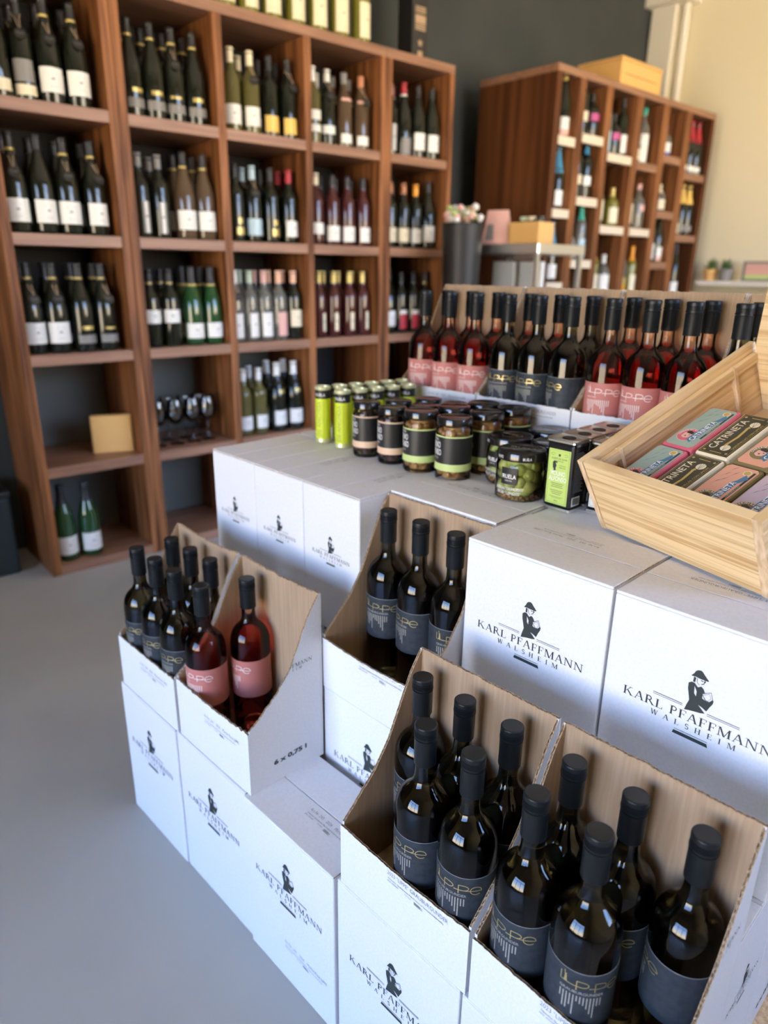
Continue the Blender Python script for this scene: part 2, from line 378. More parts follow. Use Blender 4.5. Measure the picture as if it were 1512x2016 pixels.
def window(i, x0, x1, z0, z1, y, cols, side):
    mb = MB(); f = .055
    def b(a0, a1, c0, c1):
        if side: mb.box(y - .04, y + .04, a0, a1, c0, c1, 'frame')
        else: mb.box(a0, a1, y - .04, y + .04, c0, c1, 'frame')
    b(x0, x1, z0, z0 + f); b(x0, x1, z1 - f, z1); b(x0, x0 + f, z0, z1); b(x1 - f, x1, z0, z1)
    for c in range(1, cols): xx = x0 + (x1 - x0) * c / cols; b(xx - f / 2, xx + f / 2, z0, z1)
    zt = z0 + (z1 - z0) * .76; b(x0, x1, zt - .02, zt + .02)
    o = structure(mb.obj('window_%d' % i)); m2 = MB()
    if side: m2.face([(y, x0, z0), (y, x1, z0), (y, x1, z1), (y, x0, z1)], 'pane')
    else: m2.face([(x0, y, z0), (x1, y, z0), (x1, y, z1), (x0, y, z1)], 'pane')
    m2.obj('pane', o); shop(o)
for x0, x1, z0, z1 in WIN: window(1, x0, x1, z0, z1, FRONT_Y - .1, 3, False)
for y0, y1, z0, z1 in WINR: window(2, y0, y1, z0, z1, RIGHT_X + .1, 4, True)
# white boxed pipes in the far corner, sill ledge and radiator on the end wall
mb = MB(); mb.box(LEFT_X + .02, LEFT_X + .20, END_Y - .13, END_Y, 0, CEIL - .12, 'whitepaint')
mb.lathe([(.028, 0), (.028, CEIL)], 'whitepaint', 16, LEFT_X + .255, END_Y - .06)
mb.box(LEFT_X - .0, LEFT_X + .32, END_Y - .20, END_Y, CEIL - .22, CEIL - .10, 'whitepaint'); shop(structure(mb.obj('trim_1', smooth=40)))
mb = MB(); mb.box(.27, 2.4, END_Y - .22, END_Y, 1.170, 1.205, 'whitepaint'); shop(structure(mb.obj('trim_2', bevel=.004)))

# ------------------------------------------------------------------ walnut shelving
LV = [1.803, 1.36, .918, .468, .04]
def board(root, name, x0, x1, y0, y1, z0, z1, k, km=None):
    m = MB(); m.box(x0, x1, y0, y1, z0, z1, k, km=km); return m.obj(name, root, bevel=.0012)
def unit(label, s0, s1, posts, open_back):
    r = thing('shelving_unit', label, 'shelf', 'walnut shelving units along the dark wall'); D = -.405
    board(r, 'side_panel', D, 0, s0, s0 + .036, 0, 2.212, 'walnutv'); board(r, 'side_panel', D, 0, s1 - .036, s1, 0, 2.212, 'walnutv')
    board(r, 'top_board', D, 0, s0, s1, 2.212, 2.252, 'walnuth')
    edges = [s0 + .036] + [p for q in posts for p in (q - .019, q + .019)] + [s1 - .036]
    for q in posts: board(r, 'divider', D + .005, -.003, q - .019, q + .019, .04, 2.212, 'walnutv')
    for a, b in zip(edges[::2], edges[1::2]):
        for i, z in enumerate(LV): board(r, 'shelf_board', D + .005, -.001, a, b, z - (.042 if i < 4 else .04), z, 'walnuth')
        for i, z in enumerate(LV):
            zt = LV[i - 1] - .042 if i else 2.212
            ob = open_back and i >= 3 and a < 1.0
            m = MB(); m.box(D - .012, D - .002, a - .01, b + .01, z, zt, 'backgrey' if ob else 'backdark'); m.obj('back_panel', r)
    shop(r); return r
unit('narrow walnut shelving unit at the near end, its lower bays holding two green bottles', 0, .472, [], True)
unit('widest walnut shelving unit, three bays across, wine glasses in a lower bay', .474, 1.808, [.912, 1.350], True)
unit('narrow walnut shelving unit at the far end, beside the glass cabinet', 1.81, 2.275, [], False)

# ------------------------------------------------------------------ shelf bottles
SHAPES = {
 'bord': [(0, .003), (.030, 0), (.0365, .004), (.0375, .012), (.0375, .190), (.036, .203), (.030, .218), (.021, .230), (.0158, .242), (.0142, .258), (.0138, .300), (.0150, .302), (.0150, .312)],
 'burg': [(0, .003), (.032, 0), (.0395, .004), (.041, .012), (.041, .150), (.0385, .172), (.032, .198), (.024, .222), (.0175, .242), (.0150, .262), (.0142, .292), (.0155, .294), (.0155, .304)],
 'champ': [(0, .003), (.034, 0), (.042, .005), (.0435, .014), (.0435, .145), (.041, .170), (.034, .202), (.025, .232), (.0185, .258), (.0160, .285), (.0175, .290), (.0165, .312)],
 'flute': [(0, .003), (.030, 0), (.0365, .004), (.0375, .012), (.0372, .150), (.033, .190), (.025, .235), (.0175, .275), (.0145, .310), (.0142, .335), (.0150, .340)],
 'squat': [(0, .003), (.036, 0), (.044, .004), (.0455, .012), (.0455, .125), (.043, .142), (.032, .158), (.018, .172), (.0150, .190), (.0150, .220), (.0160, .225)],
}
SHAPES['burg'] = [(r * 1.07, z * 1.11) for r, z in SHAPES['burg']]; SHAPES['champ'] = [(r, z * 1.06) for r, z in SHAPES['champ']]; SHAPES['bord'] = [(r * 1.04, z * 1.02) for r, z in SHAPES['bord']]
_bm = {}
def radius_at(prof, z):
    for (r0, z0), (r1, z1) in zip(prof, prof[1:]):
        if z0 <= z <= z1 and z1 > z0: return r0 + (r1 - r0) * (z - z0) / (z1 - z0)
    return prof[-1][0]
def bottle_proto(shape, glass, cap, caplen, labels, ring=None, tagd=False, hs=1.0):
    key = (shape, glass, cap, caplen, tuple(labels), ring, tagd, hs)
    if key in _bm: return _bm[key]
    prof = [(r, z * hs) for r, z in SHAPES[shape]]; parts = []
    m = MB(); m.lathe(prof + [(0, prof[-1][1])], glass, 20); parts.append(('glass_body', m.mesh('glass_body', 50), None))
    top = prof[-1][1]
    if cap:
        c = [(radius_at(prof, top - caplen + caplen * i / 4) + .0007, top - caplen + caplen * i / 4) for i in range(5)]
        m = MB(); m.lathe([(c[0][0] - .0007, c[0][1])] + c + [(c[-1][0] - .001, top + .002), (0, top + .0022)], cap, 16); parts.append(('capsule', m.mesh('capsule', 50), None))
    if ring:
        z = top - caplen - .004; r = radius_at(prof, z)
        m = MB(); m.lathe([(r + .0002, z - .005), (r + .0012, z - .004), (r + .0012, z + .003), (r + .0002, z + .004)], ring, 16); parts.append(('neck_band', m.mesh('neck_band', 50), None))
    for z0, z1, k, ha in labels:
        z0 *= hs * (1.1 if shape == 'burg' else 1); z1 *= hs * (1.1 if shape == 'burg' else 1); a = math.radians(ha); n = 10
        m = MB(); m.lathe([(radius_at(prof, z0) + .0005, z0), (radius_at(prof, (z0 + z1) / 2) + .0005, (z0 + z1) / 2), (radius_at(prof, z1) + .0005, z1)], k, n, a0=-PI / 2 - a, a1=-PI / 2 + a)
        if z1 - z0 > .05 and k in ('c_white', 'c_cream'):
            rr = radius_at(prof, z0)
            wrap(m, [rect(-.012, z1 - .022, .012, z1 - .0195), rect(-.009, z0 + .018, .009, z0 + .020), rect(-.006, (z0 + z1) / 2, .006, (z0 + z1) / 2 + .006)], 'c_grey', rr, .0011)
        parts.append(('label', m.mesh('label', 50), None))
    if tagd:
        zt = .205 * hs; y = -radius_at(prof, zt) - .006
        m = MB(); T = Matrix.Translation((0.004, y, zt)) @ Matrix.Rotation(math.radians(68), 4, 'X')
        m.prism([(.020 * math.cos(a * PI / 8), .020 * math.sin(a * PI / 8)) for a in range(16)], -.0006, .0006, 'black', T)
        for q in stroke([(-.011, .001), (-.007, .006), (-.004, -.003), (0, .004), (.004, -.003), (.008, .005), (.012, 0)], .0018):
            m.face([T @ Vector((a, b, .0009)) for a, b in q], 'c_grey')
        parts.append(('hang_tag', m.mesh('hang_tag'), None))
        m = MB(); zn = .275 * hs; rn = radius_at(prof, zn) + .001
        m.tube([(0.002, y + .001, zt + .018), (-.006, -rn * 1.2, zn - .02), (-rn, -.003, zn)], .0008, 'beige', 4); m.tube([(0.006, y + .001, zt + .018), (.008, -rn * 1.2, zn - .02), (rn, -.003, zn)], .0008, 'beige', 4)
        parts.append(('twine', m.mesh('twine'), None))
    _bm[key] = parts; return parts
def put_bottle(name, parts, label, cat, group, detail=True):
    r = thing(name, label, cat, group)
    for nm, me, _ in parts: link(nm, me, r)
    return r
W_, D_ = 'c_white', 'c_dark'
LB = (.030, .105)
STY = {
 'dw':  (('burg', 'glass_black', 'c_dark', .05, [(.035, .108, 'c_white', 62)]), 'dark bottle with big white label'),
 'dwt': (('burg', 'glass_black', 'c_dark', .05, [(.035, .108, 'c_white', 62)], 'c_gold', True), 'dark bottle with white label and round tag'),
 'dgt': (('burg', 'glass_black', 'c_dark', .05, [(.03, .06, 'c_grey', 55), (.078, .086, 'c_gold', 30)], 'c_gold', True), 'dark bottle with gold print and round tag'),
 'dg':  (('burg', 'glass_black', 'c_dark', .05, [(.03, .06, 'c_grey', 55), (.078, .092, 'c_gold', 30)], 'c_gold'), 'dark bottle with gold neck band'),
 'dst': (('bord', 'glass_black', 'c_dark', .05, [(.018, .052, 'c_cream', 62), (.06, .13, 'c_grey', 55)], None, True), 'dark bottle with grey and cream label'),
 'dc':  (('burg', 'glass_black', 'c_dark', .05, [(.02, .055, 'c_cream', 62)]), 'dark bottle with low cream label'),
 'yw':  (('bord', 'glass_olive', 'c_cream', .055, [(.03, .105, 'c_white', 60)]), 'olive bottle with cream capsule and white label'),
 'ywt': (('bord', 'glass_olive', 'c_cream', .055, [(.03, .105, 'c_white', 60)], None, True), 'olive bottle with cream capsule and round tag'),
 'dy':  (('bord', 'glass_black', 'c_dark', .055, [(.02, .085, 'c_yellow', 60)]), 'dark bottle with yellow label'),
 'dyt': (('bord', 'glass_black', 'c_dark', .055, [(.02, .085, 'c_yellow', 60)], None, True), 'dark bottle with yellow label and round tag'),
 'ol2': (('bord', 'glass_olive', 'c_white', .06, [(.05, .08, 'c_white', 60), (.10, .14, 'c_white', 50)]), 'olive bottle with two white labels'),
 'bl2': (('bord', 'glass_black', 'c_white', .05, [(.05, .085, 'c_white', 60)], None, True), 'dark bottle with white capsule and round tag'),
 'rb':  (('bord', 'glass_brown', 'c_grey', .045, [(.02, .06, 'c_white', 60), (.20, .212, 'c_pink', 60)], None), 'brown bottle with low white label and pink collar'),
 'rbt': (('bord', 'glass_brown', 'c_copper', .045, [(.02, .06, 'c_white', 60), (.20, .212, 'c_pink', 60)], None, True), 'brown bottle with pink collar and round tag'),
 'gr':  (('burg', 'glass_black', 'c_red', .05, [(.01, .08, 'c_grey', 60)], 'c_white'), 'dark bottle with dull grey label and white band'),
 'vert': (('bord', 'glass_black', 'c_grey', .05, [(.02, .14, 'c_white', 9), (.02, .14, 'c_grey', 24)]), 'dark bottle with upright white lettering'),
 'lw':  (('burg', 'glass_brown', 'c_dark', .05, [(.035, .105, 'c_white', 62)], 'c_gold'), 'amber bottle with white label'),
 'lb':  (('bord', 'glass_black', 'c_lightblue', .055, [(.03, .10, 'c_lightblue', 60)], None, True), 'dark bottle with pale blue capsule'),
 'dgo': (('bord', 'glass_black', 'c_dark', .055, [(.03, .06, 'c_gold', 30), (.075, .10, 'c_gold', 14)]), 'dark bottle with loose gold lettering'),
 'red': (('bord', 'glass_black', 'c_red', .055, [(.03, .10, 'c_white', 60)]), 'dark bottle with red capsule'),
 'rose1': (('bord', 'glass_rose', 'c_cream', .05, [(.05, .10, 'c_white', 60)]), 'dark pink bottle with cream capsule'),
 'rose2': (('bord', 'glass_rose', 'c_dark', .045, [(.02, .09, 'c_white', 62)]), 'dark pink bottle with white label'),
 'cr2': (('bord', 'glass_black', 'c_copper', .05, [(.03, .10, 'c_cream', 62)]), 'dark bottle with cream label'),
 'or':  (('bord', 'glass_black', 'c_orange', .055, [(.03, .10, 'c_white', 62)]), 'dark bottle with orange capsule'),
 'hi':  (('bord', 'glass_black', 'c_dark', .05, [(.10, .155, 'c_white', 62)], 'c_gold'), 'dark bottle with high white label'),
 'gw':  (('champ', 'glass_green', 'c_dark', .07, [(.03, .095, 'c_white', 62)], 'c_gold'), 'green bottle with white label and gold band'),
 'cl1': (('bord', 'glass_clear', 'c_palegreen', .055, [(.02, .13, 'c_white', 40)]), 'clear bottle with pale green capsule'),
 'cl2': (('bord', 'glass_clear', 'c_white', .055, [(.02, .13, 'c_white', 40)], None, True), 'clear bottle with white capsule and round tag'),
 'cl3': (('bord', 'glass_clear', 'c_pink', .055, [(.02, .13, 'c_white', 45)]), 'clear bottle with pink capsule'),
 'cl4': (('bord', 'glass_clear', 'c_salmon', .055, [(.02, .13, 'c_pink', 45)]), 'clear bottle with salmon capsule'),
 'cl5': (('bord', 'glass_black', 'c_salmon', .055, [(.06, .14, 'c_cream', 55)]), 'dark bottle with peach capsule and cream label'),
 'ry':  (('bord', 'glass_rose', 'c_gold', .055, [(.03, .12, 'c_cream', 14)]), 'dark pink bottle with yellow gold capsule'),
 'wy':  (('bord', 'glass_olive', 'c_white', .055, [(.03, .095, 'c_white', 60)]), 'olive bottle with white capsule'),
 'dgr': (('burg', 'glass_black', 'c_white', .06, [(.03, .095, 'c_white', 60), (.175, .19, 'c_gold', 25)]), 'dark bottle with white capsule and gold sticker'),
 'ch':  (('champ', 'glass_green', 'c_dark', .08, [(.03, .11, 'c_white', 62)]), 'green sparkling wine bottle with white label'),
 'rdl': (('bord', 'glass_black', 'c_dark', .05, [(.02, .10, 'c_red', 55), (.10, .12, 'c_white', 55)]), 'dark bottle with red and white label'),
 'top': (('squat', 'glass_yellow', 'c_gold', .04, [(.015, .12, 'c_cream', 48)], None, False, 1.35), 'squat yellow green bottle with cream label'),
 # far unit
 'fgold': (('champ', 'glass_black', 'c_gold', .05, [(.04, .10, 'c_white', 60), (.01, .04, 'c_pink', 60)]), 'dark bottle with gold foil and pink label'),
 'fpink': (('squat', 'glass_brown', 'c_white', .04, [(.02, .10, 'c_pink', 60)]), 'short bottle with pink label and white cap'),
 'fblue': (('champ', 'glass_black', 'c_blue', .14, [(.02, .10, 'c_white', 60)]), 'sparkling bottle with long blue foil'),
 'fwht': (('bord', 'glass_black', 'c_dark', .05, [(.02, .12, 'c_white', 60)]), 'dark bottle with tall white label'),
 'fsil': (('burg', 'glass_black', 'c_white', .05, [(.10, .13, 'c_grey', 60)]), 'dark bottle with silver white cap'),
 'fmag': (('squat', 'glass_black', 'c_dark', .04, [(.08, .12, 'c_magenta', 60)]), 'short dark bottle with magenta band'),
 'fgrey': (('bord', 'glass_black', 'c_grey', .08, [(.07, .12, 'c_cream', 60)]), 'dark bottle with grey foil and cream label'),
 'fbl2': (('bord', 'glass_black', 'c_blue', .08, [(.07, .12, 'c_white', 60)]), 'dark bottle with dull blue foil'),
 'fteal': (('bord', 'glass_clear', 'c_teal', .09, [(.01, .12, 'c_lightblue', 60)]), 'clear bottle with teal foil'),
 'fred': (('champ', 'glass_black', 'c_red', .13, [(.005, .05, 'c_white', 60)]), 'dark bottle with long red foil'),
 'fgo2': (('champ', 'glass_black', 'c_yellow', .12, [(.03, .07, 'c_grey', 60)]), 'dark bottle with long golden foil'),
 'fcream': (('bord', 'glass_olive', 'c_cream', .05, [(.005, .18, 'c_cream', 80)], None, False, .8), 'short bottle wrapped in cream paper'),
 'fyel': (('squat', 'glass_yellow', 'c_gold', .05, [(.02, .11, 'c_cream', 60)]), 'squat yellow bottle with gold cap'),
 'forg': (('bord', 'glass_yellow', 'c_orange', .09, [(.02, .14, 'c_cream', 60)]), 'amber bottle with orange foil'),
 'fwy': (('squat', 'glass_clear', 'c_white', .05, [(.01, .12, 'c_white', 70)], None, False, 1.15), 'squat white bottle with pale label'),
 'fgrn': (('bord', 'glass_clear', 'c_teal', .04, [(.01, .17, 'c_white', 60)]), 'white bottle with green cap'),
 'fclr': (('squat', 'glass_clear', 'c_pink', .03, [(.09, .12, 'c_pink', 40)], None, False, 1.2), 'clear bottle with small pink label'),
 'fviol': (('squat', 'glass_clear', 'c_violet', .03, [(.03, .10, 'c_white', 60), (.01, .03, 'c_violet', 60)], None, False, .8), 'short round bottle with blue stopper'),
 'fmix': (('bord', 'glass_clear', 'c_dark', .05, [(.02, .07, 'c_orange', 60), (.07, .12, 'c_gold', 60)]), 'bottle with orange and gold label'),
 'fbig': (('champ', 'glass_black', 'c_dark', .08, [(.015, .085, 'c_white', 62)], None, False, 1.1), 'large dark bottle with low white label'),
 'fjar': (('squat', 'glass_clear', 'c_cream', .05, [(.02, .10, 'c_cream', 60)], None, False, .75), 'small pot with cream label'),
}
ORD = ['first', 'second', 'third', 'fourth', 'fifth', 'sixth', 'seventh', 'eighth']
ROWN = {1: 'top shelf', 2: 'second shelf', 3: 'third shelf', 4: 'fourth shelf', 5: 'bottom shelf'}
BAYN = {'L': 'end bay', 'M1': 'second bay', 'M2': 'third bay', 'M3': 'fourth bay', 'R': 'far bay'}
def shelf_bottle(st, x, y, z, label, group):
    a, look = STY[st]
    r = put_bottle('wine_bottle', bottle_proto(*a), look + ', ' + label, 'bottle', group)
    shop(r, x, y, z + .0003, PI / 2 + random.uniform(-.25, .25)); return r
CELLS = {
 (1, 'L'): ([.085, .172, .262, .355], 'dc dst dwt dwt'), (1, 'M1'): ([.565, .650, .740, .830], 'dg dg dgt dg'), (1, 'M2'): ([1.003, 1.093, 1.192, 1.285], 'yw ywt dy dyt'),
 (1, 'M3'): ([1.425, 1.510, 1.605, 1.705], 'ol2 bl2 rb rbt'), (1, 'R'): ([1.900, 1.990, 2.085, 2.180], 'vert gr dw dw'),
 (2, 'L'): ([.085, .178, .270, .372], 'dwt dw dwt dwt'), (2, 'M1'): ([.558, .645, .752, .842], 'vert vert lw lw'), (2, 'M2'): ([.995, 1.085, 1.180, 1.280], 'dgo lb dgo red'),
 (2, 'M3'): ([1.430, 1.525, 1.620, 1.718], 'rose1 rose2 rose2 rose2'), (2, 'R'): ([1.903, 1.993, 2.085, 2.182], 'cr2 cr2 or dw'),
 (3, 'L'): ([.082, .172, .270, .362], 'dwt dwt dg dgt'), (3, 'M1'): ([.560, .650, .752, .845], 'hi hi gw gw'), (3, 'M2'): ([.975, 1.055, 1.135, 1.213, 1.292], 'cl2 cl1 cl3 cl4 cl5'),
 (3, 'M3'): ([1.440, 1.535, 1.632, 1.725], 'ry ry ry ry'), (3, 'R'): ([1.905, 1.995, 2.085, 2.178], 'dw rdl rdl hi'),
 (4, 'M2'): ([.985, 1.072, 1.175, 1.275], 'wy wy dgr dgr'), (5, 'L'): ([.090, .190], 'ch ch'),
}
for (row, bay), (ys, sts) in CELLS.items():
    z = LV[row - 1]; sts = sts.split(); gap = [.0895 if STY[q][0][0] in ('burg', 'champ') else .0800 for q in sts]
    hi_ = {'L': .436, 'M1': .893, 'M2': 1.331, 'M3': 1.772, 'R': 2.239}[bay] - .046; ys = list(ys)
    for i in range(1, len(ys)): ys[i] = max(ys[i], ys[i - 1] + gap[i])
    ys[-1] = min(ys[-1], hi_)
    for i in range(len(ys) - 2, -1, -1): ys[i] = min(ys[i], ys[i + 1] - gap[i])
    for i, (y, st) in enumerate(zip(ys, sts)):
        shelf_bottle(st, -.070 - random.uniform(0, .012), y, z, '%s, %s, %s' % (ORD[i], BAYN[bay], ROWN[row]), 'wine bottles on the walnut shelving')
    if row <= 4 and len(ys) > 2:                      # the second rank shows only as necks between the first
        for i, y in enumerate(ys):
            st = sts[i] if sts[i] not in ('dwt', 'dgt', 'dyt', 'ywt', 'rbt', 'bl2', 'cl2') else {'dwt': 'dw', 'dgt': 'dg', 'dyt': 'dy', 'ywt': 'yw', 'rbt': 'rb', 'bl2': 'ol2', 'cl2': 'cl1'}[sts[i]]
            shelf_bottle(st, -.172, y + random.uniform(0, .001), z, 'behind the %s, %s, %s' % (ORD[i], BAYN[bay], ROWN[row]), 'second rank of wine bottles on the walnut shelving')
for i, y in enumerate([.985, 1.095, 1.210, 1.330, 1.450, 1.572, 1.698]):
    shelf_bottle('top', -.065, y, 2.252, '%s along the top of the widest unit' % ORD[i], 'squat bottles on top of the shelving')
# tall dark printed box on top of the far bay
t = thing('gift_box', 'tall narrow black box with gold lettering on top of the shelving', 'box')
m = MB(); m.box(-.055, .055, -.055, .055, 0, .75, 'c_dark'); m.obj('carton', t, bevel=.002)
m = MB(); P = []
for zz in (.235, .225, .215, .160, .150, .140, .40, .42, .50): P.append(rect(-.035, zz, .035, zz + .006))
P += [rect(-.035, .17, .035, .205)]
star = [(.020 * (1 if i % 2 == 0 else .45) * math.cos(PI / 2 + i * PI / 5), .085 + .020 * (1 if i % 2 == 0 else .45) * math.sin(PI / 2 + i * PI / 5)) for i in range(10)]
P.append(star); P += [rect(-.016, .02, .016, .05)]
flat(m, P, 'kraft', (.055, 0, 0), (0, 1, 0), (0, 0, 1), .0006); m.obj('gold_print', t); shop(t, -.14, 2.10, 2.252)
# fourth shelf: wooden presentation box, wine glasses, red box
t = thing('wooden_box', 'small tan wooden presentation box leaning in the end bay', 'box')
m = MB(); m.box(-.02, .02, -.085, .085, 0, .165, 'orangewood'); m.obj('box_body', t, bevel=.003)
m = MB(); m.box(.0205, .0235, -.080, .080, .006, .159, 'orangewood'); m.obj('sliding_lid', t, bevel=.001)
shop(t, -.13, .355, .468, -.35)
glass_prof = [(.001, .003), (.033, .0015), (.034, .003), (.010, .008), (.0042, .016), (.0036, .085), (.008, .092), (.028, .106), (.038, .128), (.0395, .150), (.034, .185), (.031, .205)]
m = MB(); m.lathe(glass_prof + [(r - .0009, z + (.001 if i else 0)) for i, (r, z) in enumerate(reversed(glass_prof[7:]))] + [(.006, .094), (0, .0935)], 'wineglass', 20)
gme = m.mesh('bowl_and_stem', 60)
k = 0
for x in (-.10, -.19):
    for y in (.555, .640, .725, .800):
        o = thing('wine_glass', 'clear stemmed wine glass in the %s rank, %s along the fourth shelf' % ('front' if x > -.15 else 'back', ORD[k % 4]), 'glass', 'stemmed glasses on the fourth shelf'); k += 1
        g = link('bowl_and_stem', gme, o); shop(o, x, y, .4683)
t = thing('red_box', 'low red carton with white lettering lying in the fourth bay', 'box')
m = MB(); m.box(-.07, .07, -.105, .105, 0, .085, 'c_red'); m.obj('carton', t, bevel=.002)
m = MB(); m.box(-.071, .071, -.106, .106, .085, .094, 'c_red'); m.box(.0712, .0716, -.08, .08, .03, .055, 'c_white'); m.obj('lid', t); shop(t, -.14, 1.62, .468)

# ------------------------------------------------------------------ far shelving unit with uneven bays
FX = P0 + NV * 0; Q0 = Vector((-1.0145, 3.0907, 0)); T2 = .0497
def far(o, x, y, z, rz=0):
    e_ = Vector((math.sin(T2), math.cos(T2), 0)); n_ = Vector((math.cos(T2), -math.sin(T2), 0)); p = Q0 + n_ * x + e_ * y
    return place(o, (p.x, p.y, z), -T2 + rz)
fr = thing('display_shelving', 'far walnut shelving with narrow uneven bays against the end wall corner', 'shelf'); FD = -.55; FT = 2.30
fposts = [(0, .045), (.205, .27), (.485, .545), (.815, .885), (1.135, 1.21), (1.43, 1.51), (1.80, 1.845)]
for i, (a, b) in enumerate(fposts):
    k_ = 'walnutside' if i in (0, 6) else 'walnutv'
    board(fr, 'side_panel' if i in (0, 6) else 'divider', FD, 0, a, b, 0, FT - .036, k_, km={'f': 'walnutside'} if i == 0 else None)
board(fr, 'top_board', FD, 0, 0, 1.845, FT - .036, FT, 'walnuth')
FB = [(1.964, 1.592, 1.193, .80, .42), (1.999, 1.67, 1.323, .95, .55), (1.929, 1.527, 1.10, .72, .38), (1.913, 1.527, 1.10, .72, .38), (1.983, 1.647, 1.322, .95, .55), (1.907, 1.509, 1.10, .72, .38)]
for c in range(6):
    a, b = fposts[c][1], fposts[c + 1][0]
    for j, z in enumerate(FB[c] + (.05,)):
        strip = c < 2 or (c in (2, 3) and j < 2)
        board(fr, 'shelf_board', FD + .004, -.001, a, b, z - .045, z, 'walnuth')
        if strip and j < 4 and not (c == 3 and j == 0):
            m = MB(); m.box(-.001, .004, a + .002, b - .002, z - .048, z - .003, 'glarestrip'); o_ = m.obj('glare_strip', fr)  # bright window reflection on the board front, painted as an added pale strip
    m = MB(); m.box(FD - .012, FD - .001, a - .01, b + .01, .05, FT - .036, 'walnutv'); m.obj('back_panel', fr)
far(fr, 0, 0, 0)
FCELL = [(0, 0, 'fgold:.152 fpink:.105:-.155'), (0, 1, 'fblue:.150 fwht:.110:-.155'), (0, 2, 'fblue:.150 fwht:.110:-.155'), (1, 0, 'fgrey:.335 fsil:.335:-.16 fmag:.435'), (1, 1, 'fgrey:.330 fbl2:.425'), (1, 2, 'fjar:.325 fbl2:.360:-.16 fteal:.432'),
         (1, 3, 'fsil:.33 fjar:.43'), (2, 0, 'fteal:.592 fmag:.682 fwht:.770'), (2, 1, 'fcream:.592 fcream:.640:-.16 fyel:.750'), (2, 2, 'forg:.61 fwy:.73'), (3, 0, 'fjar:.932 fgrn:1.022 fsil:1.088:-.16'),
         (3, 1, 'fcream:.935 fclr:1.06'), (3, 2, 'fmix:.95 forg:1.07'), (4, 0, 'fviol:1.30'), (4, 1, 'fjar:1.32'), (4, 2, 'fwht:1.27 fgold:1.37'), (5, 0, 'fred:1.562 fred:1.653 fred:1.744'),
         (5, 1, 'fjar:1.558 fgo2:1.650 fgo2:1.742'), (5, 2, 'fbig:1.66')]
CN = ['first', 'second', 'third', 'fourth', 'fifth', 'sixth']
for c, j, s_ in FCELL:
    for q, it in enumerate(s_.split()):
        st, y = it.split(':')[:2]; dep = float((it.split(':') + ['-.065'])[2]); a, look = STY[st]
        o = put_bottle('spirit_bottle', bottle_proto(*a), '%s, %s on level %s, far unit bay %s' % (look, ORD[q], ['one', 'two', 'three', 'four'][j], ['one', 'two', 'three', 'four', 'five', 'six'][c]), 'bottle', 'bottles in the far shelving')
        far(o, dep, float(y), FB[c][j] + .0003, PI / 2 + random.uniform(-.2, .2))
t = thing('wooden_box', 'closed golden wooden wine box lying on top of the far shelving', 'box')
m = MB(); m.box(-.30, 0, 0, .46, .001, .13, 'orangewood'); m.obj('box_body', t, bevel=.003)
m = MB(); m.box(-.303, .003, -.003, .463, .131, .145, 'orangewood'); m.obj('lid', t, bevel=.002)
m = MB(); m.box(.0005, .002, .05, .41, .060, .063, 'knot'); m.obj('joint_line', t); far(t, -.02, .63, FT)

# ------------------------------------------------------------------ glass counter cabinet between the units
cab = thing('glass_cabinet', 'small steel framed glass cabinet with white boards inside, between the shelving units', 'cabinet')
m = MB()
for x in (0, .46):
    for y in (0, .40): m.box(x, x + .022, y, y + .022, .0, 1.36, 'metal')
m.obj('corner_post', cab)
m = MB(); m.box(-.01, .49, -.01, .432, 1.335, 1.385, 'metal'); m.obj('top_frame', cab, bevel=.004)
m = MB(); m.box(.003, .479, .003, .419, .86, .89, 'metal'); m.obj('shelf', cab)
m = MB(); m.box(.003, .479, .003, .419, .04, .84, 'c_dark'); m.obj('base_cupboard', cab, bevel=.003)
for x in (.115, .29):
    m = MB(); m.box(x, x + .14, .12, .15, .8905, 1.30, 'c_white'); m.obj('white_board', cab, bevel=.003)
m = MB(); m.box(.022, .46, .006, .010, .89, 1.335, 'wineglass'); m.obj('front_pane', cab)
place(cab, (-1.215, 2.62, 0), 0)
t = thing('planter', 'black round planter holding pale dried flowers beside the glass cabinet', 'planter')
m = MB(); m.lathe([(0, 0), (.075, 0), (.085, .01), (.108, .49), (.112, .51), (.104, .51), (.100, .49), (0, .48)], 'c_dark', 24); m.obj('pot', t, smooth=40)
m = MB()
for i in range(46):
    a = random.uniform(0, 2 * PI); r = .095 * math.sqrt(random.random()); x, y, z = r * math.cos(a), r * math.sin(a), .50 + random.uniform(.02, .09)
    m.lathe([(0, z - .016), (.017, z - .006), (.019, z + .006), (0, z + .016)], random.choice(['c_white', 'c_pink', 'palegreen', 'c_cream']), 6, x, y)
o = m.obj('flowers', t, smooth=80); o['kind'] = 'stuff'
m = MB(); m.box(-.11, .11, -.11, .11, -.97, -.0005, 'c_dark'); m.obj('plinth', t, bevel=.004)
place(t, (-1.105, 2.47, .97), 0)
t = thing('gift_bag', 'small pink paper bag standing on the glass cabinet', 'bag')
m = MB(); m.prism([(-.06, -.03), (.06, -.03), (.06, .03), (-.06, .03)], 0, .005, 'c_pink')
v = [(-.075, -.035, 0), (.075, -.035, 0), (.075, .035, 0), (-.075, .035, 0), (-.055, -.012, .17), (.055, -.012, .17), (.055, .012, .17), (-.055, .012, .17)]
for q in ((0, 1, 5, 4), (1, 2, 6, 5), (2, 3, 7, 6), (3, 0, 4, 7)): m.face([v[i] for i in q], 'c_pink')
m.obj('paper_bag', t); m = MB(); m.face([(-.055, -.0336, .02), (-.01, -.0336, .02), (-.015, -.0236, .10), (-.05, -.0236, .10)], 'c_grey'); m.obj('printed_picture', t)
place(t, (-1.055, 2.70, 1.3852), .3)
t = thing('wooden_crate', 'small open golden wooden crate holding little jars on the glass cabinet', 'crate')
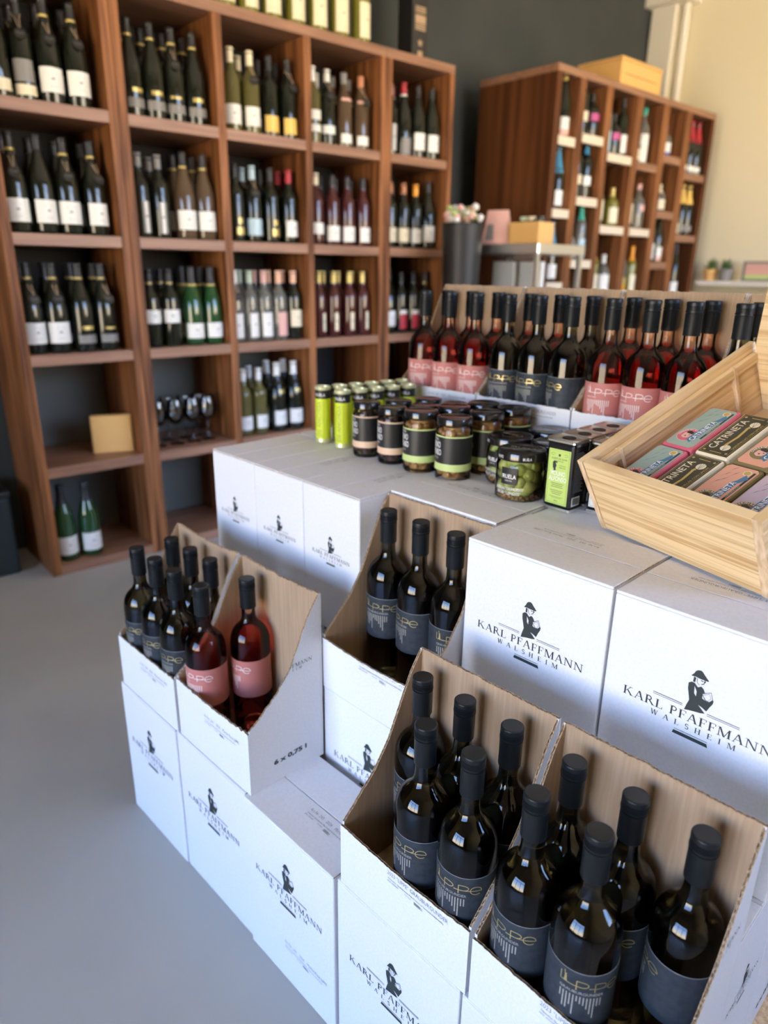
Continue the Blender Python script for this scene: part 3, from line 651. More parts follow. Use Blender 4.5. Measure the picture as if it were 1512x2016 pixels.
m = MB(); m.box(-.09, .09, -.07, .07, 0, .01, 'orangewood')
for a in ((-.09, .09, -.07, -.06), (-.09, .09, .06, .07), (-.09, -.08, -.06, .06), (.08, .09, -.06, .06)): m.box(*a, .01, .105, 'orangewood')
m.obj('crate_body', t); place(t, (-.865, 2.74, 1.3852), 0)
for i, (x, c) in enumerate(((-.915, 'c_palegreen'), (-.865, 'c_cream'), (-.815, 'c_dark'))):
    o = thing('small_jar', ['small jar with pale green lid', 'small jar with cream lid', 'small jar with black lid'][i] + ' standing in the golden crate', 'jar', 'little jars in the golden crate')
    m = MB(); m.lathe([(0, 0), (.021, 0), (.022, .004), (.022, .10), (.018, .108)], 'glass_clear', 14); m.obj('glass', o, smooth=40)
    m = MB(); m.lathe([(.0225, .108), (.0225, .124), (0, .125)], c, 14); m.obj('lid', o, smooth=40); place(o, (x, 2.74, 1.3955), 0)
# ledge plants, frame, radiator
for i, x in enumerate((.335, .445)):
    t = thing('potted_plant', 'small green potted plant on the ledge, %s' % ['nearer the shelving', 'nearer the picture frame'][i], 'plant', 'plants on the ledge')
    m = MB(); m.lathe([(0, 0), (.04, 0), (.052, .08), (.046, .08), (.042, .07), (0, .07)], ['orangewood', 'c_grey'][i], 16); m.obj('pot', t, smooth=40)
    m = MB()
    for q in range(40):
        a = random.uniform(0, 2 * PI); el = random.uniform(.3, 1.4); L_ = random.uniform(.05, .10)
        p = Vector((0, 0, .07)); d = Vector((math.cos(a) * math.cos(el), math.sin(a) * math.cos(el), math.sin(el))); s1 = d.cross(Vector((0, 0, 1))).normalized() * .010
        m.face([p, p + d * L_ * .6 + s1, p + d * L_, p + d * L_ * .6 - s1], 'leaf')
    o = m.obj('leaves', t); o['kind'] = 'stuff'; shop(t, x, END_Y - .14, 1.2052)
t = thing('picture_frame', 'small framed picture leaning on the ledge', 'picture')
m = MB(); m.box(-.16, .16, -.008, .008, 0, .135, 'c_grey'); m.obj('frame', t, bevel=.003)
m = MB(); m.box(-.14, .14, -.0092, -.0085, .045, .12, 'c_pink'); m.box(-.14, .14, -.0092, -.0085, .015, .045, 'palegreen'); m.obj('picture', t); shop(t, .72, END_Y - .12, 1.2052)
t = thing('radiator', 'cream ribbed radiator under the ledge on the end wall', 'radiator')
for i in range(24):
    m = MB(); m.box(i * .06, i * .06 + .045, -.05, .05, 0, .95, 'whitepaint')
    if i == 0: me0 = m.mesh('rib', bevel=.012)
    o = link('rib', me0, t); o.location = (i * .06, 0, 0)
m = MB(); m.box(0, 24 * .06 - .015, -.018, .018, .05, .11, 'whitepaint'); m.box(0, 24 * .06 - .015, -.018, .018, .84, .90, 'whitepaint'); m.obj('header', t)
m = MB()
for x in (.1, 1.3): m.box(x, x + .03, -.01, .079, -.15, .2, 'whitepaint')
m.obj('bracket', t); shop(t, .29, END_Y - .08, .17)
# dark bin beside the end panel
t = thing('storage_bin', 'dark green storage bin on the floor beside the end panel', 'bin')
m = MB(); m.box(-.14, .14, -.45, 0, 0, .34, 'c_bin'); m.obj('bin_body', t, bevel=.012)
m = MB(); m.box(-.145, .145, -.46, .005, .34, .365, 'c_dark'); m.obj('lid', t, bevel=.006); shop(t, -.275, -.09, 0)

# ------------------------------------------------------------------ cartons
CW, CD, CH = .25, .1695, .3481
Z1 = CH; ZP = .1541; Z2 = ZP + CH; ZT = ZP + 2 * CH
def closed(w, d, h, wide, name='wine_carton'):
    r = thing(name)
    m = MB(); m.box(0, w, 0, d, 0, h - .0045, 'card'); m.obj('carton_body', r, bevel=.0025)
    if wide:
        for a, b in ((0.0004, d / 2 - .0008), (d / 2 + .0008, d - .0004)):
            m = MB(); m.box(.0005, w - .0005, a, b, h - .0044, h, 'card', km={'l': 'kraftedge', 'r': 'kraftedge'}); m.obj('top_flap', r, bevel=.0012)
    else:
        for a, b in ((0.0004, w / 2 - .0008), (w / 2 + .0008, w - .0004)):
            m = MB(); m.box(a, b, .0005, d - .0005, h - .0044, h, 'card', km={'f': 'kraftedge', 'k': 'kraftedge'}); m.obj('top_flap', r, bevel=.0012)
    fr_, ex = (0, 0, 0), (1, 0, 0)
    m = MB()
    if wide: flat(m, xf(LOGO, 1, (w - .2425) / 2, 0), 'ink', fr_, ex, (0, 0, 1))
    else: flat(m, xf(LOGO, .60, .5 * w - .0727, .205 * .40), 'ink', fr_, ex, (0, 0, 1)); flat(m, xf(SIX, 1, .044, .038), 'ink', fr_, ex, (0, 0, 1))
    m.obj('printed_emblem', r)
    m = MB()                                            # right-hand side
    if wide: flat(m, xf(LOGO, .60, .5 * d - .0727, .205 * .40), 'ink', (w, 0, 0), (0, 1, 0), (0, 0, 1)); flat(m, xf(SIX, 1, .046, .038), 'ink', (w, 0, 0), (0, 1, 0), (0, 0, 1))
    else: flat(m, xf(LOGO, 1, (d - .2425) / 2, 0), 'ink', (w, 0, 0), (0, 1, 0), (0, 0, 1))
    m.obj('printed_side', r)
    return r
_flapprint = {}
def top_print(r, w, d, h, kind, back):
    k = (kind, back, w)
    if k not in _flapprint:
        m = MB(); P = small(kind)
        if w > d:
            if back: flat(m, P, 'inkgrey', (w - .085, d * .68, h), (-1, 0, 0), (0, -1, 0))
            else: flat(m, P, 'inkgrey', (.110, d * .39, h), (1, 0, 0), (0, 1, 0))
        else: flat(m, P, 'inkgrey', (w * .62, .10, h), (0, 1, 0), (-1, 0, 0))
        _flapprint[k] = m.mesh('printed_lines')
    link('printed_lines', _flapprint[k], r)
def front_print(r, kind, z=.0935):
    k = (kind, z)
    if k not in _flapprint:
        m = MB(); flat(m, small(kind, .112, z), 'inkgrey', (0, 0, 0), (1, 0, 0), (0, 0, 1)); _flapprint[k] = m.mesh('printed_lines')
    link('printed_lines', _flapprint[k], r)
protoW = closed(CW, CD, CH, True); protoN = closed(CD, CW, CH, False); protoB = closed(CW, CD, CH + .0177, True)
for pr_ in (protoW, protoN, protoB): KIDS(pr_)
def carton(kind, x, y, z, label, group, rz=0.0, top=None, front=None, zs=1.0):
    src = {'W': protoW, 'N': protoN, 'B': protoB}[kind]; r = dup(src); tag(r, label, 'box', group); place(r, (x, y, z), rz); r.scale.z = zs
    w, d, h = {'W': (CW, CD, CH), 'N': (CD, CW, CH), 'B': (CW, CD, CH + .0177)}[kind]
    if top: top_print(r, w, d, h, *top)
    if front: front_print(r, front)
    return r
GF = 'white cartons of the front row on the floor'; GL = 'white cartons of the lower pallet layer'; GU = 'white cartons of the upper pallet layer'
PX = .2539
J = lambda a=.0008: random.uniform(-a, a)
carton('W', 0.002, 0, 0, 'white printed wine carton on the floor at the far left end of the front row', GF)
carton('W', PX + .001, .002, 0, 'white wine carton on the floor below the pink wine display carton', GF)
carton('W', 2 * PX, -.003, 0, 'white wine carton on the floor with its bare top showing, beside the pink wine', GF, top=('rose', False), front='rose')
carton('W', 3 * PX + .001, .001, 0, 'white wine carton on the floor below the left big dark bottle display', GF, front='rose')
carton('W', 4 * PX + .001, .0, 0, 'white wine carton on the floor at the near corner, below the display of four bottles', GF)
# pallet
pal = thing('pallet', 'wooden pallet almost hidden under the stacked cartons', 'pallet')
for i in range(5):
    m = MB(); m.box(-.02, 1.30, .19 + i * .17, .19 + i * .17 + .11, .132, ZP, 'pineend'); m.obj('deck_board', pal, bevel=.002)
for y in (.20, .52, .86):
    m = MB(); m.box(-.02, 1.30, y, y + .10, 0, .022, 'pineend'); m.obj('bottom_board', pal, bevel=.002)
    for x in (-.02, .56, 1.20):
        m = MB(); m.box(x, x + .10, y, y + .10, .022, .1105, 'pineend'); m.obj('block', pal, bevel=.002)
for x in (-.02, .56, 1.20):
    m = MB(); m.box(x, x + .10, .19, .98, .1105, .132, 'pineend'); m.obj('stringer_board', pal, bevel=.002)
# lower layer
gx = [.509 - i * (CD + .0015) - CD for i in (2, 1, 0)]
HID = 'white carton of the pallet stack hidden beneath the display'
for i, x in enumerate(gx): carton('N', x, .2806, ZP, 'white carton hidden below the %s of the three tall end-on cartons' % ORD[i], GL)
carton('W', .514, .1825, ZP, 'white wine carton with half hidden emblem, below the display of three dark bottles', GL)
carton('W', .7685, .1825, ZP, 'white carton of the lower pallet layer, behind the left big dark bottle display', GL)
carton('W', 1.0225, .1825, ZP, 'white corner carton of the lower pallet layer showing its cream side', GL)
for j, y in enumerate((.354, .532, .735)):
    for x in (.514, .7685, 1.0225): carton('W', x, y, ZP, HID, 'hidden cartons inside the pallet stack')
for x in (0.002, .256): carton('W', x, .535, ZP, HID, 'hidden cartons inside the pallet stack')
for x in (0.002, .256): carton('W', x, .735, ZP, HID, 'hidden cartons inside the pallet stack')
# upper layer
NM = ['leftmost of the three end-on cartons at the far end of the stack', 'middle one of the three end-on cartons at the far end of the stack', 'end-on white carton nearest the display of three dark bottles']
for i, x in enumerate(gx): carton('N', x, .2806 + J(.002), Z2, 'white ' + NM[i] if i < 2 else NM[i], GU, top=('rose', False) if i else None)
carton('W', .514, .3535, Z2, 'white carton directly behind the display of three dark bottles, jars standing on it', GU, top=('rose', True), zs=1.012)
carton('W', .7711, .2718, Z2, 'large white carton with full emblem above the left big dark bottle display', GU, rz=-.0018, top=('rose', True), zs=1.008)
carton('W', 1.0242, .2725, Z2, 'large white carton with full emblem at the near corner under the pine tray', GU, rz=.0, top=('grau', True))
carton('W', .514, .5255, Z2, 'white carton under the tall brown olive jars', GU)
for y, q in ((.4435, 'under the green olive jars and oil tins'), (.615, 'under the back of the oil tins')): carton('W', .7711, y, Z2, 'white carton ' + q, GU)
for y, q in ((.4435, 'beneath the front edge of the pine tray'), (.615, 'beneath the back of the pine tray')): carton('W', 1.0242, y, Z2, 'white carton ' + q, GU)
for x, q in ((0.0, 'under the yellow green cans'), (.256, 'under the dark jars')): carton('W', x, .535, Z2, 'white carton ' + q, GU)
BX = [.150, .402, .654, .906]
for x, q in zip(BX, ('first', 'second', 'third', 'fourth')): carton('B', x, .7875, Z2, 'white carton supporting the %s of the four back display cartons' % q, GU)
for x in (-.104,): carton('W', x, .735, Z2, 'white carton at the far back corner behind the yellow green cans', GU)
for p_ in (protoW, protoN, protoB): kill(p_)

# ------------------------------------------------------------------ cut open display cartons
CT = .004
BASECUT = [(0, .110), (.034, .142), (.065, .171), (.097, .215), (.123, .272), (.144, .317), (.166, .3475)]
def interp(P, x):
    if x <= P[0][0]: return P[0][1]
    for (a, b), (c, d) in zip(P, P[1:]):
        if x <= c: return b + (d - b) * (x - a) / (c - a)
    return P[-1][1]
def panel(root, name, o, ex, nin, L, top, rough=.0006, prints=(), samples=None):
    # liner sheets with a fluted core between them; o = outer foot corner, ex along, nin inward
    o = Vector(o); ex = Vector(ex); nin = Vector(nin); up = Vector((0, 0, 1)); m = MB()
    n = samples or max(30, int(L / .0011)); rnd = random.Random(int(L * 1e5) + len(name)); z = []; w = 0
    for i in range(n + 1):
        w = w * .8 + rnd.uniform(-rough, rough); z.append(top(L * i / n) + w)
    for i in range(n):
        a, b = L * i / n, L * (i + 1) / n; za, zb = z[i], z[i + 1]
        A0, B0 = o + ex * a, o + ex * b
        m.face([A0, B0, B0 + up * zb, A0 + up * za], 'card')
        A1, B1 = A0 + nin * CT, B0 + nin * CT
        m.face([B1, A1, A1 + up * (za - .0005), B1 + up * (zb - .0005)], 'kraft')
        t = .0008
        m.face([A0 + up * za, B0 + up * zb, B0 + nin * t + up * zb, A0 + nin * t + up * za], 'kraftedge')
        m.face([A0 + nin * t + up * za, B0 + nin * t + up * zb, B0 + nin * t + up * (zb - .01), A0 + nin * t + up * (za - .01)], 'kraftedge')
        m.face([A1 + up * (za - .0005), B1 + up * (zb - .0005), B1 - nin * t + up * (zb - .0005), A1 - nin * t + up * (za - .0005)], 'kraftedge')
        m.face([A1 - nin * t + up * za, B1 - nin * t + up * zb, B1 - nin * t + up * (zb - .01), A1 - nin * t + up * (za - .01)], 'kraftedge')
        wv = lambda s_: CT / 2 + (CT / 2 - .0008) * math.sin(2 * PI * s_ / .0066)
        p, q = A0 + nin * wv(a), B0 + nin * wv(b); h = nin * .0003
        for sg in (-1, 1): m.face([p + h * sg + up * (za - .0004), q + h * sg + up * (zb - .0004), q + h * sg + up * (zb - .010), p + h * sg + up * (za - .010)], 'kraftedge')
        m.face([p - h + up * (za - .0004), q - h + up * (zb - .0004), q + h + up * (zb - .0004), p + h + up * (za - .0004)], 'kraftedge')
        m.face([A0 + up * (za - .010), B0 + up * (zb - .010), B1 + up * (zb - .010), A1 + up * (za - .010)], 'kraftedge')
    # upright ends
    for s_, e_ in ((0, z[0]), (L, z[-1])):
        A = o + ex * s_; m.face([A, A + nin * CT, A + nin * CT + up * e_, A + up * e_], 'card')
    pnl = m.obj(name, root)
    for pn, P, k in prints:
        P = [q for q in P if max(b - top(min(max(a, 0), L)) for a, b in q) < -.001]
        if P:
            m = MB(); flat(m, P, k, o, ex, (0, 0, 1)); m.obj(pn, pnl)
    return pnl
def display(label, x, y, z, rz=0, cut=0.0, kind='rose', w=CW, rough=.0006, frontdip=0.0, backdip=.0, rightlow=False, group='cut open display cartons with bottles'):
    r = thing('display_carton', label, 'box', group)
    prof = [(a, b + cut * (1 - a / .166)) for a, b in BASECUT]; side = lambda s_: interp(prof, s_)
    fh = .110 + cut
    front = lambda s_: fh - frontdip * math.sin(PI * s_ / w)
    back = lambda s_: .3478 - backdip * (1 - math.cos(2 * PI * s_ / w)) / 2
    panel(r, 'front_panel', (0, 0, 0), (1, 0, 0), (0, 1, 0), w, front, rough, [('printed_lines', small(kind, .102, .0935), 'inkgrey')])
    low = lambda s_: fh
    panel(r, 'side_panel', (w, CT + .0002, 0), (0, 1, 0), (-1, 0, 0), CD - 2 * CT - .0004, low if rightlow else (lambda s_: side(s_ + CT)), rough,
          [('printed_side', xf(LOGO, .60, .5 * CD - .0727, .205 * .40 + .018), 'ink'), ('printed_volume', xf(SIX, 1, .048, .038), 'ink')])
    panel(r, 'side_panel', (0, CD - CT - .0002, 0), (0, -1, 0), (1, 0, 0), CD - 2 * CT - .0004, lambda s_: side(CD - CT - s_), rough)
    panel(r, 'back_panel', (w, CD, 0), (-1, 0, 0), (0, -1, 0), w, back, rough)
    m = MB(); m.box(CT + .0003, w - CT - .0003, CT + .0003, CD - CT - .0003, .0004, .0040, 'kraft'); m.obj('base_panel', r)
    return place(r, (x, y, z), rz)
DZ = .0045
display('cut open carton of dark bottles at the far left end of the front row', .010, .004, Z1, 0, .012, 'rose', rough=.0011, backdip=.006)
display('cut open carton holding two pink wine bottles', .268, .006, Z1, .004, .020, 'rose', rough=.0013, frontdip=.004, backdip=.003)
display('cut open carton with three dark bottles at its back, up on the pallet stack', .514, .1805, Z2, -.004, -.008, 'grau', rough=.0006, frontdip=.006)
display('cut open carton of five dark bottles in front of the large white cartons', .7700, .003, Z1, -.004, .0, 'grau', rough=.0006, frontdip=.006)
display('cut open carton of five dark bottles at the near corner of the front row', 1.0265, .001, Z1, -.006, -.003, 'grau', rough=.0006, frontdip=.004)
ZB = Z2 + CH + .0177; DY = .7875
display('first back display carton with six pink wine bottles, beside the shelving', BX[0], DY - .045, ZB, 0, 0, 'rose', w=.2485)
display('second back display carton with dark bottles in its front rank', BX[1], DY - .045, ZB, 0, 0, 'grau', w=.2485)
display('third back display carton with six pink wine bottles, nearest the oil tins', BX[2], DY - .045, ZB, 0, 0, 'rose', w=.2485)
display('fourth back display carton with dark bottles behind the pine tray', BX[3], DY - .045, ZB, 0, 0, 'grau', w=.2485, rightlow=True)

# ------------------------------------------------------------------ wine bottles with screw caps
BP = [(0, .006), (.020, .002), (.031, 0), (.0382, .003), (.0397, .010), (.0397, .188), (.0394, .197), (.0385, .205), (.0366, .2125), (.0336, .2195), (.0296, .2255), (.0250, .2305), (.0205, .2350), (.0170, .2395), (.0147, .2450), (.0136, .2520), (.0132, .262), (.0131, .325), (0, .325)]
def logo_lippe():
    P = []; w = 1.15; st = 2.0
    P += stroke([(0, 12), (0, 0), (14, -.3)], w, st)
    for x in (18.5, 39.0):
        P += stroke([(x, 7.4), (x, -5.6)], w, st) + stroke([(x, 7.4), (x + 6, 7.4)] + arc(x + 6, 3.55, 7.2, 3.85, 90, -90, 12) + [(x - 6.5, -.3)], w, st)
    P += stroke([(44.5, -.3), (69.5, -.3)] + arc(62, 0, 7.5, 6.0, 0, 312, 24), w, st)
    # little statue standing in place of the I
    P += [[(5.2 + (x - 6) * 1.25, y * 1.25) for x, y in q] for q in ([(4.6, 0), (8, 0), (7.6, 3), (5.2, 3)], [(5.2, 3), (7.6, 3), (7.4, 6.4), (5.6, 6.8)], [(5.6, 6.8), (7.4, 6.4), (7.1, 7.4), (6.2, 8.3), (5.5, 7.6)], [(5.5, 6.2), (6.1, 7.2), (5.5, 10.6), (5.1, 10.5)], [(4.8, 10.4), (5.8, 10.4), (5.5, 12), (5.2, 13.2)], [(6.1, 7.9), (7.2, 7.9), (7.5, 9.2), (6.6, 8.6), (5.9, 9.2)])]
    return xf(P, .001, -.035, .1485)
LIPPE = logo_lippe()
LAB0, LAB1 = .087, .168
def big_bottle(kind):
    parts = []
    body = {'dark': 'darkglass', 'rose': 'roseglass'}[kind]; paper = {'dark': 'labeldark', 'rose': 'labelpink'}[kind]; pk = {'dark': 'gold', 'rose': 'white'}[kind]
    m = MB(); m.lathe(BP, body, 40, kf=(lambda a, b: 'clearneck' if (a[1] + b[1]) / 2 > .243 else 'roseglass') if kind == 'rose' else None)
    parts.append(('glass_bottle', m.mesh('glass_bottle', 60, weld=True)))
    a = math.radians(146); ar = dict(a0=-PI / 2 - a, a1=-PI / 2 + a)
    m = MB(); r = .0400
    m.lathe([(r, LAB0), (r, LAB1 - .0006)], paper, 40, **ar); m.lathe([(r, LAB1 - .0006), (r, LAB1), (r - .0003, LAB1)], 'labeledge' if kind == 'dark' else 'labelpink', 40, **ar)
    m.lathe([(r - .0003, LAB0), (r, LAB0)], 'labeledge' if kind == 'dark' else 'labelpink', 40, **ar)
    parts.append(('label', m.mesh('label', 40)))
    m = MB(); wrap(m, LIPPE, pk, r)
    parts.append(('printed_name', m.mesh('printed_name')))
    m = MB()
    if kind == 'dark': wrap(m, text('GRAUBURGUNDER', .0040, 0, w=.050, x=-.0352, y=.1372), 'silverprint', r)
    else: wrap(m, text('MERLOT ROSÉ', .0028, 0, w=.021, x=-.0350, y=.1380), 'white', r)
    rnd = random.Random(3)
    for i in range(13):
        L_ = rnd.choice([.008, .011, .014, .017, .024, .012]) if i not in (4, 10) else .030; x = -.0345 + i * .0038; z = .1340
        while L_ > 0:
            s_ = min(L_, rnd.uniform(.0010, .0028)); m_ = rect(x, z - s_, x + .0015, z); wrap(m, [m_], 'silverprint' if kind == 'dark' else 'white', r); z -= s_ + .0004; L_ -= s_ + .0004
    parts.append(('printed_text', m.mesh('printed_text')))
    m = MB(); R0 = .0156; pf = [(.0147, .2695), (.0153, .2695), (.0154, .2700), (.0154, .3085)]
    for z in (.3092, .3140, .3162, .3184, .3206): pf += [(.0156, z), (.0144, z + .0005), (.0144, z + .0011), (R0, z + .0016)]
    pf += [(R0, .3275), (.0153, .3290), (.0145, .3298), (.0136, .3300), (.0134, .3297), (0, .3297)]
    m.lathe(pf, 'cap', 32)
    for i in range(40):
        an = 2 * PI * i / 40; c, s_ = math.cos(an), math.sin(an); d = .0005
        T = Matrix(((c, -s_, 0, 0), (s_, c, 0, 0), (0, 0, 1, 0), (0, 0, 0, 1)))
        m.box(.0154, .0159, -d, d, .3112, .3136, 'cap', T)
    parts.append(('screw_cap', m.mesh('screw_cap', 35)))
    return parts
BB = {k: big_bottle(k) for k in ('dark', 'rose')}
def wine(kind, x, y, z, label, group, delta, plain=False):
    r = thing('wine_bottle', label, 'bottle', group)
    for nm, me in BB[kind]: link(nm, me, r)
    d = math.atan2(CAM.y - y, CAM.x - x)                  # label centre: direction towards the shopper, turned by delta
    return place(r, (x, y, z), d + math.radians(delta) + PI / 2)
zb = Z1 + DZ
GA = 'dark bottles in the left big display'; GB = 'dark bottles in the near corner display'; GC = 'dark bottles in the display on the pallet stack'; GD = 'dark bottles in the far left display'; GE = 'pink bottles in the front row'
wine('dark', .8145, .1278, zb, 'dark wine bottle in the far back corner of the left big display', GA, -32)
wine('dark', .8952, .1277, zb, 'dark wine bottle in the middle of the back rank, left big display', GA, -20)
wine('dark', .9758, .1276, zb, 'dark wine bottle in the back rank against the divider, left big display', GA, -60)
wine('dark', .8952, .0470, zb, 'dark wine bottle farthest to the left in the front rank, left big display', GA, -40)
wine('dark', .9758, .0468, zb, 'dark wine bottle beside the divider in the front rank, left big display', GA, -18)
wine('dark', 1.0710, .1252, zb, 'dark wine bottle in the back rank just right of the divider, near corner display', GB, -150)
wine('dark', 1.1515, .1247, zb, 'dark wine bottle in the middle of the back rank of the near corner display', GB, -14)
wine('dark', 1.2320, .1242, zb, 'dark wine bottle at the right end showing the blank side of its label', GB, -80)
wine('dark', 1.0705, .0448, zb, 'dark wine bottle in the front rank just right of the divider, near corner display', GB, -26)
wine('dark', 1.1510, .0442, zb, 'nearest dark wine bottle, LIPP in gold, in the near corner display', GB, 21)
zc = Z2 + DZ
wine('dark', .5590, .3052, zc, 'dark wine bottle nearest the end-on cartons in the display on the pallet stack', GC, -18)
wine('dark', .6395, .3050, zc, 'middle dark wine bottle of three in the display on the pallet stack', GC, -50)
wine('dark', .7200, .3047, zc, 'dark wine bottle half hidden by the large white carton, display on the pallet stack', GC, 12)
for (x, y, t_, dl) in ((.0545, .0485, 'front rank, far end', -60), (.1352, .0485, 'front rank, middle', -57), (.2158, .0485, 'front rank, beside the pink wine', -48), (.0545, .1292, 'back rank, far end', -20), (.1352, .1292, 'back rank, middle', -20), (.2158, .1292, 'back rank, beside the pink wine', -20)):
    wine('dark', x, y, zb, 'dark wine bottle in the far left display, ' + t_, GD, dl)
wine('rose', .3128, .0510, zb, 'pink wine bottle standing nearer the cut front edge of its carton', GE, -36)
wine('rose', .3460, .1320, zb, 'pink wine bottle standing against the kraft back of the front row carton', GE, -53)
zd = ZB + DZ
rk = [('front', DY - .045 + .0442), ('back', DY - .045 + .1248)]
for bi, (kinds, dls) in enumerate(((('rose', 'rose'), (-10, -12, -8)), (('dark', 'dark'), (-13, -29, -62)), (('rose', 'rose'), (-3, -20, 5)), (('dark', 'dark'), (-20, -20, -20)))):
    for ri, (rn, y) in enumerate(rk):
        for c in range(3):
            if bi == 3 and c > 0 and ri == 0: continue
            if bi == 3 and c > 0: continue
            kd = kinds[ri]
            if bi == 1 and ri == 1: kd = 'rose' if c < 2 else 'dark'
            x = BX[bi] + .0445 + c * .0798 - (.005 if bi == 3 else 0)
            wine(kd, x, y + .0002, zd, '%s wine bottle, %s rank, %s in the %s back display carton' % ('pink' if kd == 'rose' else 'dark', rn, ('first', 'middle', 'last')[c], ORD[bi]), 'bottles in the back display cartons', dls[c] if ri == 0 else -20)

# ------------------------------------------------------------------ jars, cans and tins on the stack
def olives(R0, z0, z1, r, k, n, seed):
    rnd = random.Random(seed); m = MB(); pts = []
    for _ in range(14000):
        if len(pts) >= n: break
        a = rnd.uniform(0, 2 * PI); rr = R0 - r - .0006 - (abs(rnd.gauss(0, .3)) * .004); z = rnd.uniform(z0 + r, z1 - r)
        p = Vector((rr * math.cos(a), rr * math.sin(a), z))
        if all((p - q).length > r * 1.62 for q in pts): pts.append(p)
    for p in pts:
        T = Matrix.Translation(p) @ Matrix.Rotation(rnd.uniform(0, 3), 4, Vector((rnd.random(), rnd.random(), rnd.random() + .1)).normalized())
        b = len(m.v); nn = 9; prof = [(0, -1.12), (.5, -.93), (.87, -.5), (1, 0), (.87, .5), (.5, .93), (0, 1.12)]
        for a_, z_ in prof:
            for i in range(nn): t = 2 * PI * i / nn; m.v.append(tuple(T @ Vector((a_ * r * math.cos(t), a_ * r * math.sin(t), z_ * r))))
        for j in range(len(prof) - 1):
            for i in range(nn): m.f.append((b + j * nn + i, b + j * nn + (i + 1) % nn, b + (j + 1) * nn + (i + 1) % nn, b + (j + 1) * nn + i)); m.mi.append(m.m(k))
    return m
def jar_proto(kind):
    r = thing('jar')
    if kind in ('brown', 'darkjar'):
        R0, H = (.0365, .127) if kind == 'brown' else (.0315, .122); fill = 'olivebrown' if kind == 'brown' else 'oliveblack'; band = 'palegreen' if kind == 'brown' else 'beige'
        m = MB(); m.lathe([(0, .003), (R0 * .7, .001), (R0 - .003, 0), (R0, .005), (R0, H - .027), (R0 - .002, H - .020), (R0 - .006, H - .014), (R0 - .006, H - .002), (0, H - .002)], 'jar', 32); m.obj('glass_jar', r, 60, weld=True)
        o = olives(R0 - .0022, .004, H - .020, .0075, fill, 120, 5).obj('olives', r, 80); o['kind'] = 'stuff'
        m = MB(); m.lathe([(0, .004), (R0 - .015, .004), (R0 - .015, H - .02), (0, H - .02)], fill, 16); m.obj('brine', r, 40)
        m = MB(); hh = math.radians(150); kw = dict(a0=-PI / 2 - hh, a1=-PI / 2 + hh); q = R0 + .0004
        m.lathe([(q, .036), (q, .090)], 'black', 36, **kw); m.lathe([(q + .0001, .022), (q + .0001, .0365)], band, 36, **kw); m.lathe([(q + .0001, .0895), (q + .0001, .0925)], band, 36, **kw)
        wrap(m, text('MOLINO', .0125, .012, w=.034, x=-.030, y=.068) + text('ALFONSO', .0125, .012, w=.036, x=-.030, y=.053) + text('desde 1935', .0035, 0, w=.020, x=-.022, y=.0455) + text('ACEITUNAS', .004, 0, w=.020, x=-.022, y=.083), 'white', q + .0002)
        m.obj('label', r, 40)
        m = MB(); L_ = R0 - .002
        m.lathe([(L_, H - .015), (L_ + .0012, H - .014), (L_ + .0012, H - .003), (L_, H - .001), (L_ - .004, H), (L_ - .006, H - .0012), (0, H - .0012)], 'lid', 32); m.obj('lid', r, 40)
    elif kind == 'green':
        R0, H = .0450, .094
        m = MB(); m.lathe([(0, .003), (R0 * .7, .001), (R0 - .005, 0), (R0, .007), (R0, H - .026), (R0 - .003, H - .020), (R0 - .006, H - .015), (R0 - .006, H - .002), (0, H - .002)], 'jar', 40); m.obj('glass_jar', r, 60, weld=True)
        o = olives(R0 - .0022, .012, H - .016, .0118, 'olivegreen', 60, 9).obj('olives', r, 80); o['kind'] = 'stuff'
        o = olives(R0 - .0022, .001, .016, .0042, 'spice', 60, 4).obj('herbs', r, 80); o['kind'] = 'stuff'
        m = MB(); m.lathe([(0, .004), (R0 - .018, .004), (R0 - .018, H - .02), (0, H - .02)], 'olivegreen', 16); m.obj('brine', r, 40)
        m = MB(); q = R0 + .0003
        for i in range(8): a = -.020 + i * .004; m.face([(q * math.sin(a / q), -q * math.cos(a / q), .035), (q * math.sin((a + .004) / q), -q * math.cos((a + .004) / q), .035), (q * math.sin((a + .004) / q), -q * math.cos((a + .004) / q), .066), (q * math.sin(a / q), -q * math.cos(a / q), .066)], 'black')
        wrap(m, serif_line('IRUELA'.replace('U', 'I'), .0075, -.012, .011, .0475, .05) if False else text('IRUELA', .0078, .014, w=.028, x=-.0175, y=.0465) + text('DESDE 1972', .0026, 0, w=.014, x=-.011, y=.041) + text('ALIÑADAS "CHUPADEDOS"', .0058, .006, w=.058, x=-.032, y=.0245) + text('VERDES "LLEPADITS"', .0058, .006, w=.050, x=-.030, y=.0165), 'white', q + .0002)
        m.obj('label', r, 40)
        m = MB(); L_ = R0 - .0015
        m.lathe([(L_, H - .017), (L_ + .0014, H - .016), (L_ + .0014, H - .004), (L_, H - .001), (L_ - .005, H), (L_ - .008, H - .0015), (0, H - .0015)], 'lid', 40)
        m.obj('lid', r, 40)
        m = MB(); wrap(m, text('OLIVES', .0052, .01, w=.016, x=-.034, y=H - .0125) + text('IRUELA', .0052, .01, w=.016, x=.020, y=H - .0125), 'c_white', L_ + .0016)
        flat(m, text('IRUELA', .010, .012, w=.050, x=0, y=.004, center=True) + stroke(arc(0, -.006, .014, .010, 200, 340, 12), .0012), 'c_grey', (0, 0, H - .0014), (1, 0, 0), (0, 1, 0), .0003); m.obj('lid_print', r)
    elif kind == 'can':
        R0, H = .0195, .136
